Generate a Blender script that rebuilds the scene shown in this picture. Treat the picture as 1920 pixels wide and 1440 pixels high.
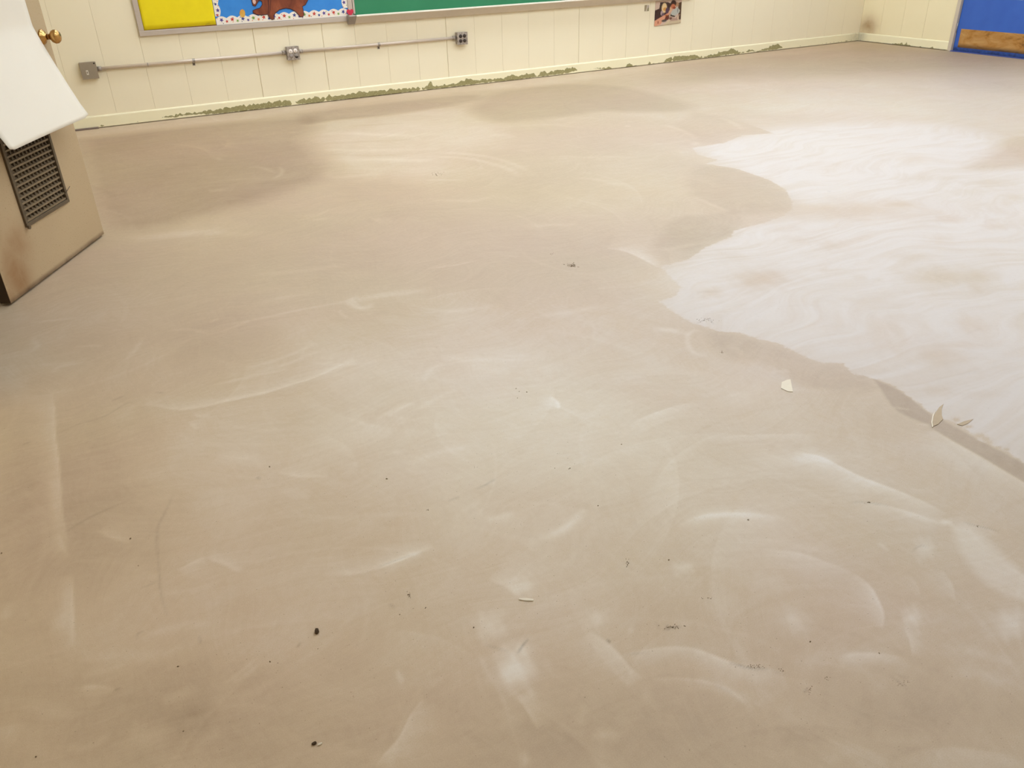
import bpy, bmesh, math, random
import numpy as np
from mathutils import Vector, Matrix
random.seed(7); rng = np.random.default_rng(7)
for o in list(bpy.data.objects): bpy.data.objects.remove(o)
SC = bpy.context.scene; COL = SC.collection

# ------------------------------------------------------------------ camera
FPX, PITCH, ROLL, YAW, EYE = 1519.917, .50758, -.02871, .49259, 1.32688
W, XR = 7.72129, 9.34873            # long wall plane y = W, right wall plane x = XR
XL, YF, ZC = -.45, -1.5, 2.9        # left wall, wall behind the camera, ceiling
dv = np.array([math.sin(YAW)*math.cos(PITCH), math.cos(YAW)*math.cos(PITCH), -math.sin(PITCH)])
rv = np.array([math.cos(YAW), -math.sin(YAW), 0.]); uv = np.cross(rv, dv)
CR = math.cos(ROLL)*rv + math.sin(ROLL)*uv; CU = -math.sin(ROLL)*rv + math.cos(ROLL)*uv
cam = bpy.data.cameras.new('camera'); camo = bpy.data.objects.new('camera', cam); COL.objects.link(camo)
cam.sensor_fit = 'HORIZONTAL'; cam.sensor_width = 36; cam.lens = FPX/1920*36; cam.clip_start = .05
camo.matrix_world = Matrix(((CR[0], CU[0], -dv[0], 0), (CR[1], CU[1], -dv[1], 0), (CR[2], CU[2], -dv[2], EYE), (0, 0, 0, 1)))
SC.camera = camo
# ------------------------------------------------------------------ world, exposure
wd = bpy.data.worlds.new('world'); SC.world = wd; wd.use_nodes = True
wd.node_tree.nodes['Background'].inputs[0].default_value = (.9, .95, 1, 1)
wd.node_tree.nodes['Background'].inputs[1].default_value = .0
vs = SC.view_settings; vs.view_transform = 'Standard'; vs.look = 'None'; vs.gamma = 1; vs.use_curve_mapping = False
vs.exposure = 0.10
LAMP = 9.6                          # brightness of the ceiling troffers
LAMP_COL = (.82, .92, 1, 1)

def ray(x, y): return FPX*dv + (x-960)*CR + (720-y)*CU
def on_floor(x, y, z=0.):
    v = ray(x, y); k = (z-EYE)/v[2]; return (v[0]*k, v[1]*k)
def on_wall(x, y, off=0.):          # long wall -> (world x, z)
    v = ray(x, y); k = (W-off)/v[1]; return (v[0]*k, EYE+v[2]*k)

# ------------------------------------------------------------------ helpers
def lin(r, g, b):
    f = lambda c: (c/255/12.92) if c/255 <= .04045 else ((c/255+.055)/1.055)**2.4
    return (f(r), f(g), f(b), 1)
class NT:
    def __init__(s, name):
        s.m = bpy.data.materials.new(name); s.m.use_nodes = True; s.t = s.m.node_tree; s.n = s.t.nodes; s.b = s.n['Principled BSDF']
    def node(s, typ, **kw):
        n = s.n.new(typ)
        for k, v in kw.items(): setattr(n, k, v)
        return n
    def put(s, sock, v):
        if hasattr(v, 'is_linked') or hasattr(v, 'links'): s.t.links.new(v, sock)
        else: sock.default_value = v
    def math(s, op, a, b=0., c=0., clamp=False):
        n = s.node('ShaderNodeMath', operation=op, use_clamp=clamp)
        for i, v in enumerate((a, b, c)): s.put(n.inputs[i], v)
        return n.outputs[0]
    def mix(s, f, a, b):
        n = s.node('ShaderNodeMix', data_type='RGBA'); s.put(n.inputs[0], f); s.put(n.inputs[6], a); s.put(n.inputs[7], b); return n.outputs[2]
    def mul(s, a, b):
        n = s.node('ShaderNodeMix', data_type='RGBA', blend_type='MULTIPLY'); n.inputs[0].default_value = 1; s.put(n.inputs[6], a); s.put(n.inputs[7], b); return n.outputs[2]
    def coord(s, scale=(1, 1, 1), loc=(0, 0, 0), rot=(0, 0, 0), obj=True):
        c = s.node('ShaderNodeTexCoord'); m = s.node('ShaderNodeMapping')
        m.inputs['Scale'].default_value = scale; m.inputs['Location'].default_value = loc; m.inputs['Rotation'].default_value = rot
        s.t.links.new(c.outputs['Object' if obj else 'Generated'], m.inputs[0]); return m.outputs[0]
    def noise(s, scale, vec=None, detail=3, rough=.5, dist=0.):
        n = s.node('ShaderNodeTexNoise'); n.inputs['Scale'].default_value = scale; n.inputs['Detail'].default_value = detail
        n.inputs['Roughness'].default_value = rough; n.inputs['Distortion'].default_value = dist
        s.put(n.inputs['Vector'], vec if vec is not None else s.coord()); return n.outputs[0]
    def ramp(s, f, stops, interp='LINEAR'):
        n = s.node('ShaderNodeValToRGB'); n.color_ramp.interpolation = interp; e = n.color_ramp.elements
        while len(e) < len(stops): e.new(.5)
        for i, (p, c) in enumerate(stops): e[i].position = p; e[i].color = c
        s.put(n.inputs[0], f); return n.outputs[0]
    def smooth(s, v, a, b):
        n = s.node('ShaderNodeMapRange', interpolation_type='SMOOTHSTEP'); s.put(n.inputs[0], v); n.inputs[1].default_value = a; n.inputs[2].default_value = b; return n.outputs[0]
    def attr(s, name):
        return s.node('ShaderNodeAttribute', attribute_name=name).outputs['Fac']
    def bump(s, h, strength=.2, dist=.002):
        n = s.node('ShaderNodeBump'); n.inputs['Strength'].default_value = strength; n.inputs['Distance'].default_value = dist
        s.put(n.inputs['Height'], h); s.t.links.new(n.outputs[0], s.b.inputs['Normal'])
    def fin(s, col, rough=.6, metal=0., spec=.4):
        s.put(s.b.inputs['Base Color'], col); s.put(s.b.inputs['Roughness'], rough); s.b.inputs['Metallic'].default_value = metal
        s.b.inputs['Specular IOR Level'].default_value = spec; return s.m
def plain(name, c, rough=.6, metal=0., var=.1, scale=30., spec=.4, bump=.05):
    t = NT(name); n = t.noise(scale); d = tuple(v*(1-var) for v in c[:3])+(1,); l = tuple(min(1, v*(1+var)) for v in c[:3])+(1,)
    if bump: t.bump(n, bump, .002)
    return t.fin(t.mix(n, d, l), rough, metal, spec)

def box(bm, x0, x1, y0, y1, z0, z1, bev=0., mi=0):
    r = bmesh.ops.create_cube(bm, size=1); vs_ = r['verts']
    for v in vs_: v.co = Vector(((x0+x1)/2+v.co.x*(x1-x0), (y0+y1)/2+v.co.y*(y1-y0), (z0+z1)/2+v.co.z*(z1-z0)))
    fs = set(f for v in vs_ for f in v.link_faces)
    for f in fs: f.material_index = mi
    if bev: bmesh.ops.bevel(bm, geom=list(set(e for v in vs_ for e in v.link_edges)), offset=bev, segments=2, affect='EDGES', profile=.6)
    return bm
def tube(bm, a, b, r, seg=16, r2=None, mi=0):
    a, b = Vector(a), Vector(b); d = b-a
    m = Matrix.Translation((a+b)/2) @ d.to_track_quat('Z', 'Y').to_matrix().to_4x4()
    q = bmesh.ops.create_cone(bm, cap_ends=True, segments=seg, radius1=r, radius2=r if r2 is None else r2, depth=d.length, matrix=m)
    for v in q['verts']:
        for f in v.link_faces: f.material_index = mi; f.smooth = len(f.verts) == 4
    return bm
def lathe(bm, prof, seg=28, mat=Matrix()):          # prof: (radius, height along local z)
    rings = []
    for r, h in prof: rings.append([bm.verts.new(mat @ Vector((r*math.cos(2*math.pi*i/seg), r*math.sin(2*math.pi*i/seg), h))) for i in range(seg)])
    for A, B in zip(rings, rings[1:]):
        for i in range(seg):
            f = bm.faces.new((A[i], A[(i+1) % seg], B[(i+1) % seg], B[i])); f.smooth = True
    for ring, rev in ((rings[0], True), (rings[-1], False)):
        try: bm.faces.new(ring[::-1] if rev else ring)
        except ValueError: pass
    return bm
def prism(bm, pts, y0, y1, mi=0):                    # polygon (x, z), front face at y0 (towards -y), back at y1
    a = [bm.verts.new((x, y0, z)) for x, z in pts]; b = [bm.verts.new((x, y1, z)) for x, z in pts]
    fs = [bm.faces.new(a), bm.faces.new(b[::-1])]
    for i in range(len(pts)):
        j = (i+1) % len(pts); fs.append(bm.faces.new((a[j], a[i], b[i], b[j])))
    for f in fs: f.material_index = mi
    bmesh.ops.recalc_face_normals(bm, faces=fs)
    return bm
def B(): return bmesh.new()
def obj(name, bm, mats, parent=None, loc=(0, 0, 0), rotz=0.):
    me = bpy.data.meshes.new(name); bm.to_mesh(me); bm.free()
    for m in (mats if isinstance(mats, (list, tuple)) else [mats]): me.materials.append(m)
    o = bpy.data.objects.new(name, me); COL.objects.link(o); o.location = loc; o.rotation_euler = (0, 0, rotz); o.parent = parent
    return o
def tag(o, label, cat, group=None):
    o['label'] = label; o['category'] = cat
    if group: o['group'] = group
    return o
def thing(name, label, cat, loc=(0, 0, 0), rotz=0., group=None):
    o = bpy.data.objects.new(name, None); COL.objects.link(o); o.location = loc; o.rotation_euler = (0, 0, rotz); o.empty_display_size = .1
    return tag(o, label, cat, group)
def struct(o): o['kind'] = 'structure'; return o
def grid_mesh(name, P, nr, nc, mats, parent=None, attrs=None, smooth=True):
    me = bpy.data.meshes.new(name); P = np.ascontiguousarray(P, dtype=np.float32).reshape(-1, 3)
    i = np.arange((nr-1)*(nc-1)); r = i//(nc-1); c = i % (nc-1); a = r*nc+c
    F = np.stack([a, a+1, a+1+nc, a+nc], 1).astype(np.int32)
    me.vertices.add(len(P)); me.vertices.foreach_set('co', P.ravel())
    me.loops.add(F.size); me.loops.foreach_set('vertex_index', F.ravel())
    me.polygons.add(len(F)); me.polygons.foreach_set('loop_start', np.arange(len(F), dtype=np.int32)*4)
    try: me.polygons.foreach_set('loop_total', np.full(len(F), 4, dtype=np.int32))
    except Exception: pass
    me.update(calc_edges=True)
    if smooth: me.polygons.foreach_set('use_smooth', np.ones(len(F), dtype=bool))
    for k, v in (attrs or {}).items():
        v = np.ascontiguousarray(v, dtype=np.float32)
        if v.ndim == 2: me.attributes.new(k, 'FLOAT_COLOR', 'POINT').data.foreach_set('color', v.ravel())
        else: me.attributes.new(k, 'FLOAT', 'POINT').data.foreach_set('value', v.ravel())
    me.materials.append(mats)
    o = bpy.data.objects.new(name, me); COL.objects.link(o); o.parent = parent
    return o

# ------------------------------------------------------------------ materials of the room
def wall_material():
    t = NT('cream_wall_paint'); n = t.noise(2.2, detail=4); g = t.noise(45, t.coord(scale=(1, 1, .12)), detail=2)
    c = t.mix(n, lin(238, 225, 196), lin(244, 232, 206))
    t.bump(g, .08, .002)
    return t.fin(c, .45, spec=.35)
M_WALL = wall_material()
def corner_wall_material():                         # cream paint with the scorched smudge low in the corner
    t = NT('cream_wall_paint_smudged'); n = t.noise(2.2, detail=4)
    c = t.mix(n, lin(240, 225, 186), lin(246, 233, 198))
    s = t.node('ShaderNodeSeparateXYZ'); t.put(s.inputs[0], t.node('ShaderNodeNewGeometry').outputs['Position'])
    nz = t.noise(9, detail=4); f = None
    for (y0, z0, ry, rz, a) in ((7.60, .18, .13, .12, .8), (7.66, .06, .10, .1, .5)):
        dy = t.math('DIVIDE', t.math('SUBTRACT', s.outputs[1], y0), ry); dz = t.math('DIVIDE', t.math('SUBTRACT', s.outputs[2], z0), rz)
        d2 = t.math('ADD', t.math('MULTIPLY', dy, dy), t.math('MULTIPLY', dz, dz))
        g = t.math('MULTIPLY', t.math('POWER', 2.718, t.math('MULTIPLY', d2, -1)), a)
        f = g if f is None else t.math('MAXIMUM', f, g)
    f = t.math('MULTIPLY', f, t.math('ADD', .35, nz), clamp=True)
    return t.fin(t.mix(f, c, lin(150, 106, 60)), .5, spec=.3)
M_CORNER = corner_wall_material()
def trim_material(name='cream_trim_paint'):
    t = NT(name); n = t.noise(3); base = t.mix(n, lin(240, 229, 194), lin(246, 237, 206))
    peel = t.attr('peel'); nz = t.noise(120, detail=4); f = t.smooth(t.math('ADD', peel, t.math('MULTIPLY', t.math('SUBTRACT', nz, .5), .013)), -.0012, .0012)
    fl = t.smooth(t.noise(130, detail=1), .66, .70)   # flecks of paint left behind
    f2 = t.math('MULTIPLY', f, t.math('SUBTRACT', 1., t.math('MULTIPLY', fl, .8)))
    olive = t.mix(t.noise(25), lin(140, 132, 88), lin(166, 156, 112))
    rim = t.math('SUBTRACT', t.smooth(t.math('ADD', peel, t.math('MULTIPLY', t.math('SUBTRACT', nz, .5), .013)), -.006, -.002), f)
    c = t.mix(t.math('MULTIPLY', rim, .25), base, lin(245, 238, 212)); c = t.mix(f2, c, olive)
    gr = t.math('MULTIPLY', t.attr('gap_shade_grime'), t.math('ADD', .25, t.noise(40)), clamp=True)
    return t.fin(t.mix(gr, c, lin(58, 46, 34)), .45, spec=.35)
M_TRIM = trim_material()
M_WHITE = plain('ceiling_white', (.78, .77, .74, 1), .9, var=.03)
M_FRAME = plain('grey_frame_paint', lin(205, 190, 172), .4, var=.05)

# ------------------------------------------------------------------ floor
PROJ = {'A': (120, 160, 2.6667), 'B': (800, 120, 3.), 'C': (1280, 80, 3.), 'D': (1200, 500, 2.6667), 'E': (0, 560, 2.6667), 'F': (600, 560, 2.6667), 'G': (0, 1000, 2.4), 'H': (700, 940, 2.743), 'I': (1300, 880, 2.571), 'N': (0, 0, 1.)}
def fp(k, pts):
    ox, oy, s = PROJ[k]; return np.array([on_floor(ox+x/s, oy+y/s) for x, y in pts])
def build_floor():
    ys = [YF, -.8, -.2, .1]; y = .28
    while y < W+.02: ys.append(y); y += .0027+.0016*y**1.2
    ys.append(W+.03); ys = np.array(ys); NF, NB = 900, 60
    xr = np.minimum(XR-.6, 1.0+1.6*np.maximum(ys, .0))
    tf = np.linspace(0, 1, NF); tb = np.linspace(0, 1, NB+1)[1:]
    X = np.concatenate([XL-.02+tf[None]*(xr+.02-XL)[:, None], xr[:, None]+tb[None]*(XR+.03-xr)[:, None]], 1)
    Y = np.repeat(ys[:, None], X.shape[1], 1); nr, nc = X.shape
    X = X.ravel(); Y = Y.ravel(); n = len(X)
    tone = np.zeros(n); chalk = np.zeros(n); relief = np.zeros(n); skim = np.full(n, -.5); crack = np.zeros(n)
    def near(P, m):
        lo = P.min(0)-m; hi = P.max(0)+m
        return np.nonzero((X > lo[0]) & (X < hi[0]) & (Y > lo[1]) & (Y < hi[1]))[0]
    def smoothline(P, k=7):
        if len(P) < 3: return P
        Q = np.vstack([2*P[0]-P[1], P, 2*P[-1]-P[-2]]); out = []
        for i in range(1, len(Q)-2):
            for u in np.linspace(0, 1, k, endpoint=False):
                a, b, c, d = Q[i-1:i+3]; out.append(.5*((2*b)+(-a+c)*u+(2*a-5*b+4*c-d)*u*u+(-a+3*b-3*c+d)*u**3))
        return np.array(out+[P[-1]])
    def linedist(P, I):
        x, y_ = X[I], Y[I]; best = np.full(len(I), 1e9); sg = np.zeros(len(I)); tt = np.zeros(len(I))
        L = np.concatenate([[0], np.cumsum(np.hypot(*(P[1:]-P[:-1]).T))])
        for i in range(len(P)-1):
            a = P[i]; d = P[i+1]-a; l2 = d@d
            if l2 < 1e-12: continue
            u = np.clip(((x-a[0])*d[0]+(y_-a[1])*d[1])/l2, 0, 1); qx = x-a[0]-u*d[0]; qy = y_-a[1]-u*d[1]; dd = qx*qx+qy*qy
            m = dd < best; best[m] = dd[m]; sg[m] = (d[0]*qy-d[1]*qx)[m]; tt[m] = (L[i]+u*np.sqrt(l2))[m]/L[-1]
        return np.sqrt(best), np.sign(sg), tt
    def inside(P, I):
        x, y_ = X[I], Y[I]; c = np.zeros(len(I), bool)
        for i in range(len(P)):
            a, b = P[i], P[(i+1) % len(P)]
            if a[1] == b[1]: continue
            m = (a[1] > y_) != (b[1] > y_); c ^= m & (x < (b[0]-a[0])*(y_-a[1])/(b[1]-a[1])+a[0])
        return c
    DIR = {'u': (0, -6), 'd': (0, 6), 'l': (-6, 0), 'r': (6, 0), 'dl': (-5, 5), 'ur': (5, -5)}
    def stroke(k, pts, w, amp, side='B', to='tone', P=None, edge=.006):
        s = 1
        if P is None:
            P = fp(k, pts)
            if side != 'B':
                m = len(pts)//2; a, b = pts[m-1], pts[m]; mid = ((a[0]+b[0])/2, (a[1]+b[1])/2); dx, dy = DIR[side]
                q = fp(k, [mid, (mid[0]+dx, mid[1]+dy)]); t_ = P[m]-P[m-1]; o = q[1]-q[0]; s = np.sign(t_[0]*o[1]-t_[1]*o[0])
            P = smoothline(P)
        I = near(P, w*3.2+.02)
        if not len(I): return
        d, sg, t = linedist(P, I); tp = np.clip(np.sin(np.pi*np.clip(t, .0, 1)), 0, 1)**.5
        if side == 'B': v = .68*np.exp(-(d/w)**2)*tp
        else:
            sd = d*sg*s; v = np.where(sd > 0, np.exp(-sd/w), np.clip(1+sd/max(edge, .0055), 0, 1))*tp*np.where((t <= 0) | (t >= 1), np.exp(-(d/(w*.6))**2), 1)
        if to == 'tone': tone[I] += .85*amp*v
        elif to == 'chalk': chalk[I] = np.maximum(chalk[I], amp*v)
        elif to == 'crack': crack[I] = np.maximum(crack[I], amp*v)
        relief[I] += abs(amp)*v*(.0012 if amp > 0 else -.0006)
    def blob(k, cx, cy, rx, ry, amp, to='tone', pw=1.6):
        ox, oy, s = PROJ[k]; c = np.array(on_floor(ox+cx/s, oy+cy/s)); ex = np.array(on_floor(ox+(cx+rx)/s, oy+cy/s))-c; ey = np.array(on_floor(ox+cx/s, oy+(cy+ry)/s))-c
        Mi = np.linalg.inv(np.array([ex, ey]).T); R = np.hypot(*ex)+np.hypot(*ey); I = near(c[None], R*2.4)
        if not len(I): return
        q = Mi@np.stack([X[I]-c[0], Y[I]-c[1]]); wob = 1+.35*np.sin(3.1*q[0]+2.3*q[1]+cx)*np.sin(2.7*q[1]-1.9*q[0]+cy)+.2*np.sin(7.3*q[0]-4.1*q[1]+cy)
        v = amp*np.exp(-((q**2).sum(0)**(pw/2+.2))*wob)
        if to == 'tone': tone[I] += v
        else: chalk[I] += v*1.2
    def poly(k, pts, amp, soft, to='tone'):
        P = fp(k, pts); Pc = smoothline(np.vstack([P, P[:1]]), 5); I = near(Pc, soft*3+.05); d, _, _ = linedist(Pc, I); sd = np.where(inside(Pc, I), d, -d)
        if to == 'tone': tone[I] += amp*np.clip(.5+sd/(2*soft), 0, 1)
        elif to == 'chalk': chalk[I] += amp*np.clip(.5+sd/(2*soft), 0, 1)
        else: skim[I] = np.maximum(skim[I], sd)
        return I, sd
    # -- white skim coat: crisp margin on the side of the room where it was feathered out
    edge = [(1237, 500), (1247, 510), (1277, 540), (1262, 556), (1233, 565), (1264, 586), (1301, 607), (1350, 622), (1387, 624), (1425, 637), (1459, 644), (1500, 665), (1537, 680), (1582, 682), (1594, 699), (1639, 710), (1672, 721), (1687, 732), (1725, 759), (1747, 776), (1762, 785), (1796, 796), (1837, 826), (1860, 837), (1890, 849), (1920, 869), (2150, 990)]
    top = [(2500, 560), (2300, 330), (2200, 120), (1750, 126), (1500, 146), (1420, 180), (1370, 205), (1345, 222), (1395, 230), (1450, 250), (1393, 253), (1357, 268), (1330, 272), (1297, 277), (1308, 290), (1345, 300), (1320, 307), (1380, 316), (1440, 337), (1473, 356), (1484, 377), (1484, 392), (1470, 404), (1430, 418), (1373, 433), (1372, 443), (1323, 463), (1290, 486)]
    P = np.array([on_floor(*q) for q in edge+top]); Pc = np.vstack([P, P[:1]]); I = np.arange(n); d, _, _ = linedist(Pc, I)
    skim[:] = np.where(inside(P, I), d, -d)
    chalk[:] = .30
    ft = np.array([on_floor(*q) for q in ((2300, 118), (2200, 120), (1750, 126), (1500, 146), (1420, 180), (1370, 205), (1340, 222))]); d, _, _ = linedist(ft, I); chalk[:] *= np.clip(d/.9, 0, 1)
    poly('N', [(1262, 280), (1330, 262), (1450, 240), (1620, 232), (1800, 240), (2000, 330), (2300, 600), (2400, 1150), (1960, 960), (1580, 740), (1200, 580), (1340, 440), (1470, 380), (1330, 300)], .62, .16, 'chalk')
    poly('N', [(1400, 258), (1620, 250), (1780, 262), (1830, 290), (1700, 330), (1540, 372), (1470, 345), (1400, 312)], .10, .3, 'chalk')
    for a in ((1000, 945, 330, 55, -.62), (700, 940, 150, 50, -.35), (1450, 1320, 160, 55, -.6), (1680, 1330, 100, 55, -.45), (480, 1320, 140, 45, -.5), (830, 1140, 80, 30, -.4), (1500, 990, 70, 25, -.4), (1770, 1035, 80, 18, -.4), (270, 1200, 100, 30, -.3), (1450, 1100, 60, 22, -.3), (1750, 790, 110, 25, -.35), (1280, 650, 120, 40, -.25), (1350, 760, 180, 25, -.35), (1600, 840, 120, 20, -.3), (1880, 870, 80, 18, -.35), (1200, 910, 90, 20, -.4), (870, 690, 160, 25, -.2), (480, 640, 120, 25, -.2), (800, 1280, 50, 12, -.35), (1000, 1320, 40, 14, -.3), (640, 1110, 60, 16, -.25), (1750, 1190, 80, 18, -.25), (1250, 1200, 120, 20, -.3)): blob('C', *a, to='chalk')
    for a in ((1230, 320, 90, 90, -.4), (1480, 440, 150, 60, -.5), (1640, 285, 70, 40, -.35), (1480, 620, 70, 25, -.35), (1150, 520, 120, 25, -.3), (820, 430, 90, 30, -.2), (350, 130, 70, 30, -.4), (560, 80, 110, 40, -.35), (1100, 170, 160, 25, -.25), (1700, 640, 120, 20, -.2), (1000, 280, 60, 60, -.15), (1500, 350, 60, 20, -.2)): blob('D', *a, to='chalk')
    for q, w, a in (([(280, 280), (330, 240), (420, 205), (520, 190), (600, 200)], .006, .5), ([(350, 270), (500, 225), (620, 205), (800, 195), (960, 195)], .006, .5), ([(625, 190), (615, 150), (660, 110)], .008, .3), ([(1540, 385), (1650, 330), (1720, 305)], .007, .5), ([(1590, 545), (1660, 530), (1710, 512)], .008, .4), ([(1560, 240), (1575, 290), (1610, 320)], .008, .3), ([(240, 180), (290, 130), (420, 125)], .01, .5)): stroke('D', q, w, -a)
    poly('N', [(1912, 258), (1880, 266), (1858, 286), (1818, 312), (1870, 318), (1990, 300), (1990, 262)], -.75, .07, 'chalk')
    for a in ((1580, 765, 16, 9), (1700, 845, 22, 10), (1728, 862, 18, 10), (1745, 880, 14, 8), (1790, 905, 16, 6), (1832, 914, 14, 6), (1640, 800, 20, 6)): blob('D', *a, -1.3, to='chalk')
    # -- broad tones
    poly('N', [(150, 262), (260, 247), (400, 232), (520, 223), (585, 222), (592, 238), (572, 262), (604, 292), (627, 322), (560, 350), (400, 400), (190, 420)], -.36, .12)
    poly('N', [(880, 206), (933, 174), (1033, 160), (1100, 158), (1167, 163), (1233, 178), (1277, 190), (1302, 202), (1267, 209), (1200, 211), (1130, 208), (1067, 217), (967, 227), (920, 228)], -.24, .08)
    poly('N', [(560, 214), (700, 196), (880, 178), (885, 190), (760, 212), (620, 226), (575, 232)], -.30, .06)
    poly('N', [(605, 232), (720, 214), (860, 204), (920, 230), (930, 270), (860, 300), (880, 330), (640, 330), (610, 290)], .15, .16)
    poly('B', [(1240, 1060), (1380, 880), (1560, 845), (1745, 832), (1748, 930), (1722, 965), (1600, 1003), (1510, 1080), (1400, 1110), (1310, 1142)], -.16, .035)
    poly('N', [(1312, 309), (1380, 317), (1440, 338), (1473, 357), (1484, 378), (1476, 396), (1380, 400), (1300, 370), (1290, 330)], -.16, .04)
    poly('N', [(1303, 212), (1380, 222), (1445, 248), (1392, 252), (1350, 268), (1300, 262), (1270, 235)], -.12, .05)
    poly('N', [(1912, 258), (1880, 266), (1858, 286), (1818, 312), (1870, 318), (1990, 300), (1990, 262)], -.12, .06)
    poly('D', [(1170, 563), (1300, 622), (1450, 735), (1500, 760), (1700, 870), (1920, 985), (1990, 1030), (1990, 1130), (1920, 1080), (1700, 950), (1470, 815), (1440, 790), (1280, 715), (1190, 590)], -.34, .006)
    poly('D', [(330, 325), (420, 330), (600, 368), (800, 442), (900, 482), (1020, 490), (1170, 565), (1100, 620), (860, 610), (600, 480), (450, 470), (380, 420)], -.16, .03)
    poly('I', [(1250, 268), (1350, 290), (1480, 390), (1594, 500), (1680, 600), (1680, 680), (1594, 640), (1420, 560), (1290, 400)], .25, .012)
    poly('N', [(1310, 92), (1600, 80), (1950, 118), (1950, 175), (1700, 150), (1400, 148), (1260, 150)], -.20, .3)
    poly('G', [(760, 850), (850, 770), (900, 750), (960, 790), (930, 870), (850, 930), (770, 950)], -.16, .02)
    # the pale band left along the long wall
    wb = np.clip((Y-(W-.42-.12*np.sin(X*1.7)))/.18, 0, 1); tone[:] += .14*wb
    for a in ((800, 430, 480, 150, -.14), (300, 330, 260, 90, -.08), (1100, 300, 300, 80, -.08), (60, 900, 120, 300, -.12), (960, 800, 440, 280, .34), (650, 690, 180, 60, .10), (1600, 190, 300, 40, .10), (1650, 120, 350, 30, -.10), (1150, 330, 250, 60, .06), (1250, 530, 90, 40, .18), (60, 700, 90, 120, .05), (180, 930, 110, 200, -.16), (420, 640, 120, 60, -.10), (60, 950, 60, 150, -.05), (1180, 1330, 220, 110, -.14), (1650, 1360, 260, 90, -.12), (300, 1330, 300, 110, -.2), (900, 1400, 400, 80, -.1), (1450, 950, 140, 90, .1), (1760, 1180, 130, 70, .06)): blob('N', *a)  # mixed coat tones; the bright central blob paints in a pool of light
    # -- trowel marks
    S = stroke
    S('E', [(700, 535), (775, 535), (850, 550), (930, 553), (1050, 535), (1130, 515), (1250, 490), (1350, 465), (1460, 430), (1560, 400), (1640, 365), (1720, 325)], .035, .42, 'u')
    S('E', [(600, 600), (700, 510), (760, 500)], .02, .15)
    S('E', [(262, 470), (270, 560), (275, 680), (290, 800), (300, 950), (310, 1080), (325, 1170), (338, 1260)], .03, .42, 'l')
    S('E', [(245, 860), (270, 1000), (290, 1200), (300, 1270)], .012, .18)
    S('G', [(265, 0), (285, 60), (310, 110)], .015, .25, 'l'); S('G', [(320, 185), (326, 300), (329, 430), (331, 510)], .015, .38, 'l'); S('G', [(286, 190), (292, 320), (296, 430)], .012, .22)
    S('E', [(490, 1160), (560, 1195), (650, 1222)], .03, .34, 'u'); S('E', [(960, 575), (1000, 590), (1050, 590)], .015, .25, 'u'); S('E', [(945, 615), (965, 640), (985, 655)], .03, .25, 'ur')
    for q in ([(1140, 130), (1300, 100), (1480, 60), (1700, 20), (1800, -15)], [(1050, 440), (1250, 390), (1450, 350)], [(1230, 350), (1400, 300), (1590, 220)], [(1260, 370), (1420, 330), (1600, 260)], [(1100, 170), (1200, 130), (1250, 105)], [(830, 160), (960, 155), (1050, 180)], [(1040, 120), (1100, 100)], [(370, 240), (520, 235)], [(150, 120), (400, 95)], [(620, 320), (680, 250), (720, 190)], [(270, 370), (300, 340), (420, 320)], [(160, 200), (185, 235), (150, 270)]): S('E', q, .012, .26)
    S('E', [(1390, 870), (1500, 890), (1640, 890)], .025, .3, 'u'); S('E', [(1400, 955), (1500, 978), (1560, 980)], .02, .2); S('E', [(50, 330), (100, 450), (200, 560), (260, 600)], .03, .15); S('E', [(600, 910), (750, 880), (900, 850)], .03, .15); S('E', [(1080, 790), (1230, 800), (1330, 830)], .03, .2)
    for q, w, a in (([(300, 758), (420, 760), (560, 745), (690, 735), (850, 745), (990, 745)], .05, .28), ([(920, 410), (990, 412), (1060, 440)], .02, .26), ([(1075, 405), (1090, 425), (1080, 450), (1040, 470)], .015, .3), ([(1240, 675), (1320, 665)], .02, .3), ([(960, 945), (1100, 935), (1250, 920), (1440, 890)], .025, .22), ([(1240, 250), (1400, 240), (1700, 250), (1900, 240)], .05, .22), ([(1240, 320), (1500, 325), (1900, 318)], .04, .2), ([(1320, 370), (1600, 372), (1900, 380)], .05, .25), ([(1340, 420), (1345, 460), (1600, 440)], .03, .2), ([(760, 360), (790, 375)], .02, .25), ([(1120, 240), (1160, 230)], .03, .2), ([(720, 530), (820, 515)], .03, .2), ([(1400, 1080), (1600, 1050), (1840, 1020)], .03, .28), ([(1430, 1060), (1480, 1110), (1530, 1090)], .015, .3), ([(950, 1100), (1100, 1060), (1300, 1030)], .02, .15), ([(1600, 660), (1645, 690)], .02, .2), ([(1550, 660), (1600, 695)], .02, .2)): S('A', q, w, a)
    for q, a in (([(1200, 195), (1400, 165), (1700, 140)], .2), ([(1240, 292), (1500, 282), (1750, 270)], .2), ([(1300, 345), (1560, 350), (1800, 340)], .15), ([(1420, 205), (1700, 188)], .2)): S('A', q, .035, -a)
    S('F', [(1540, 640), (1620, 595), (1740, 550), (1870, 518)], .05, .28, 'd'); S('F', [(1150, 485), (1190, 520), (1195, 555)], .014, .38, 'l')
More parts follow.
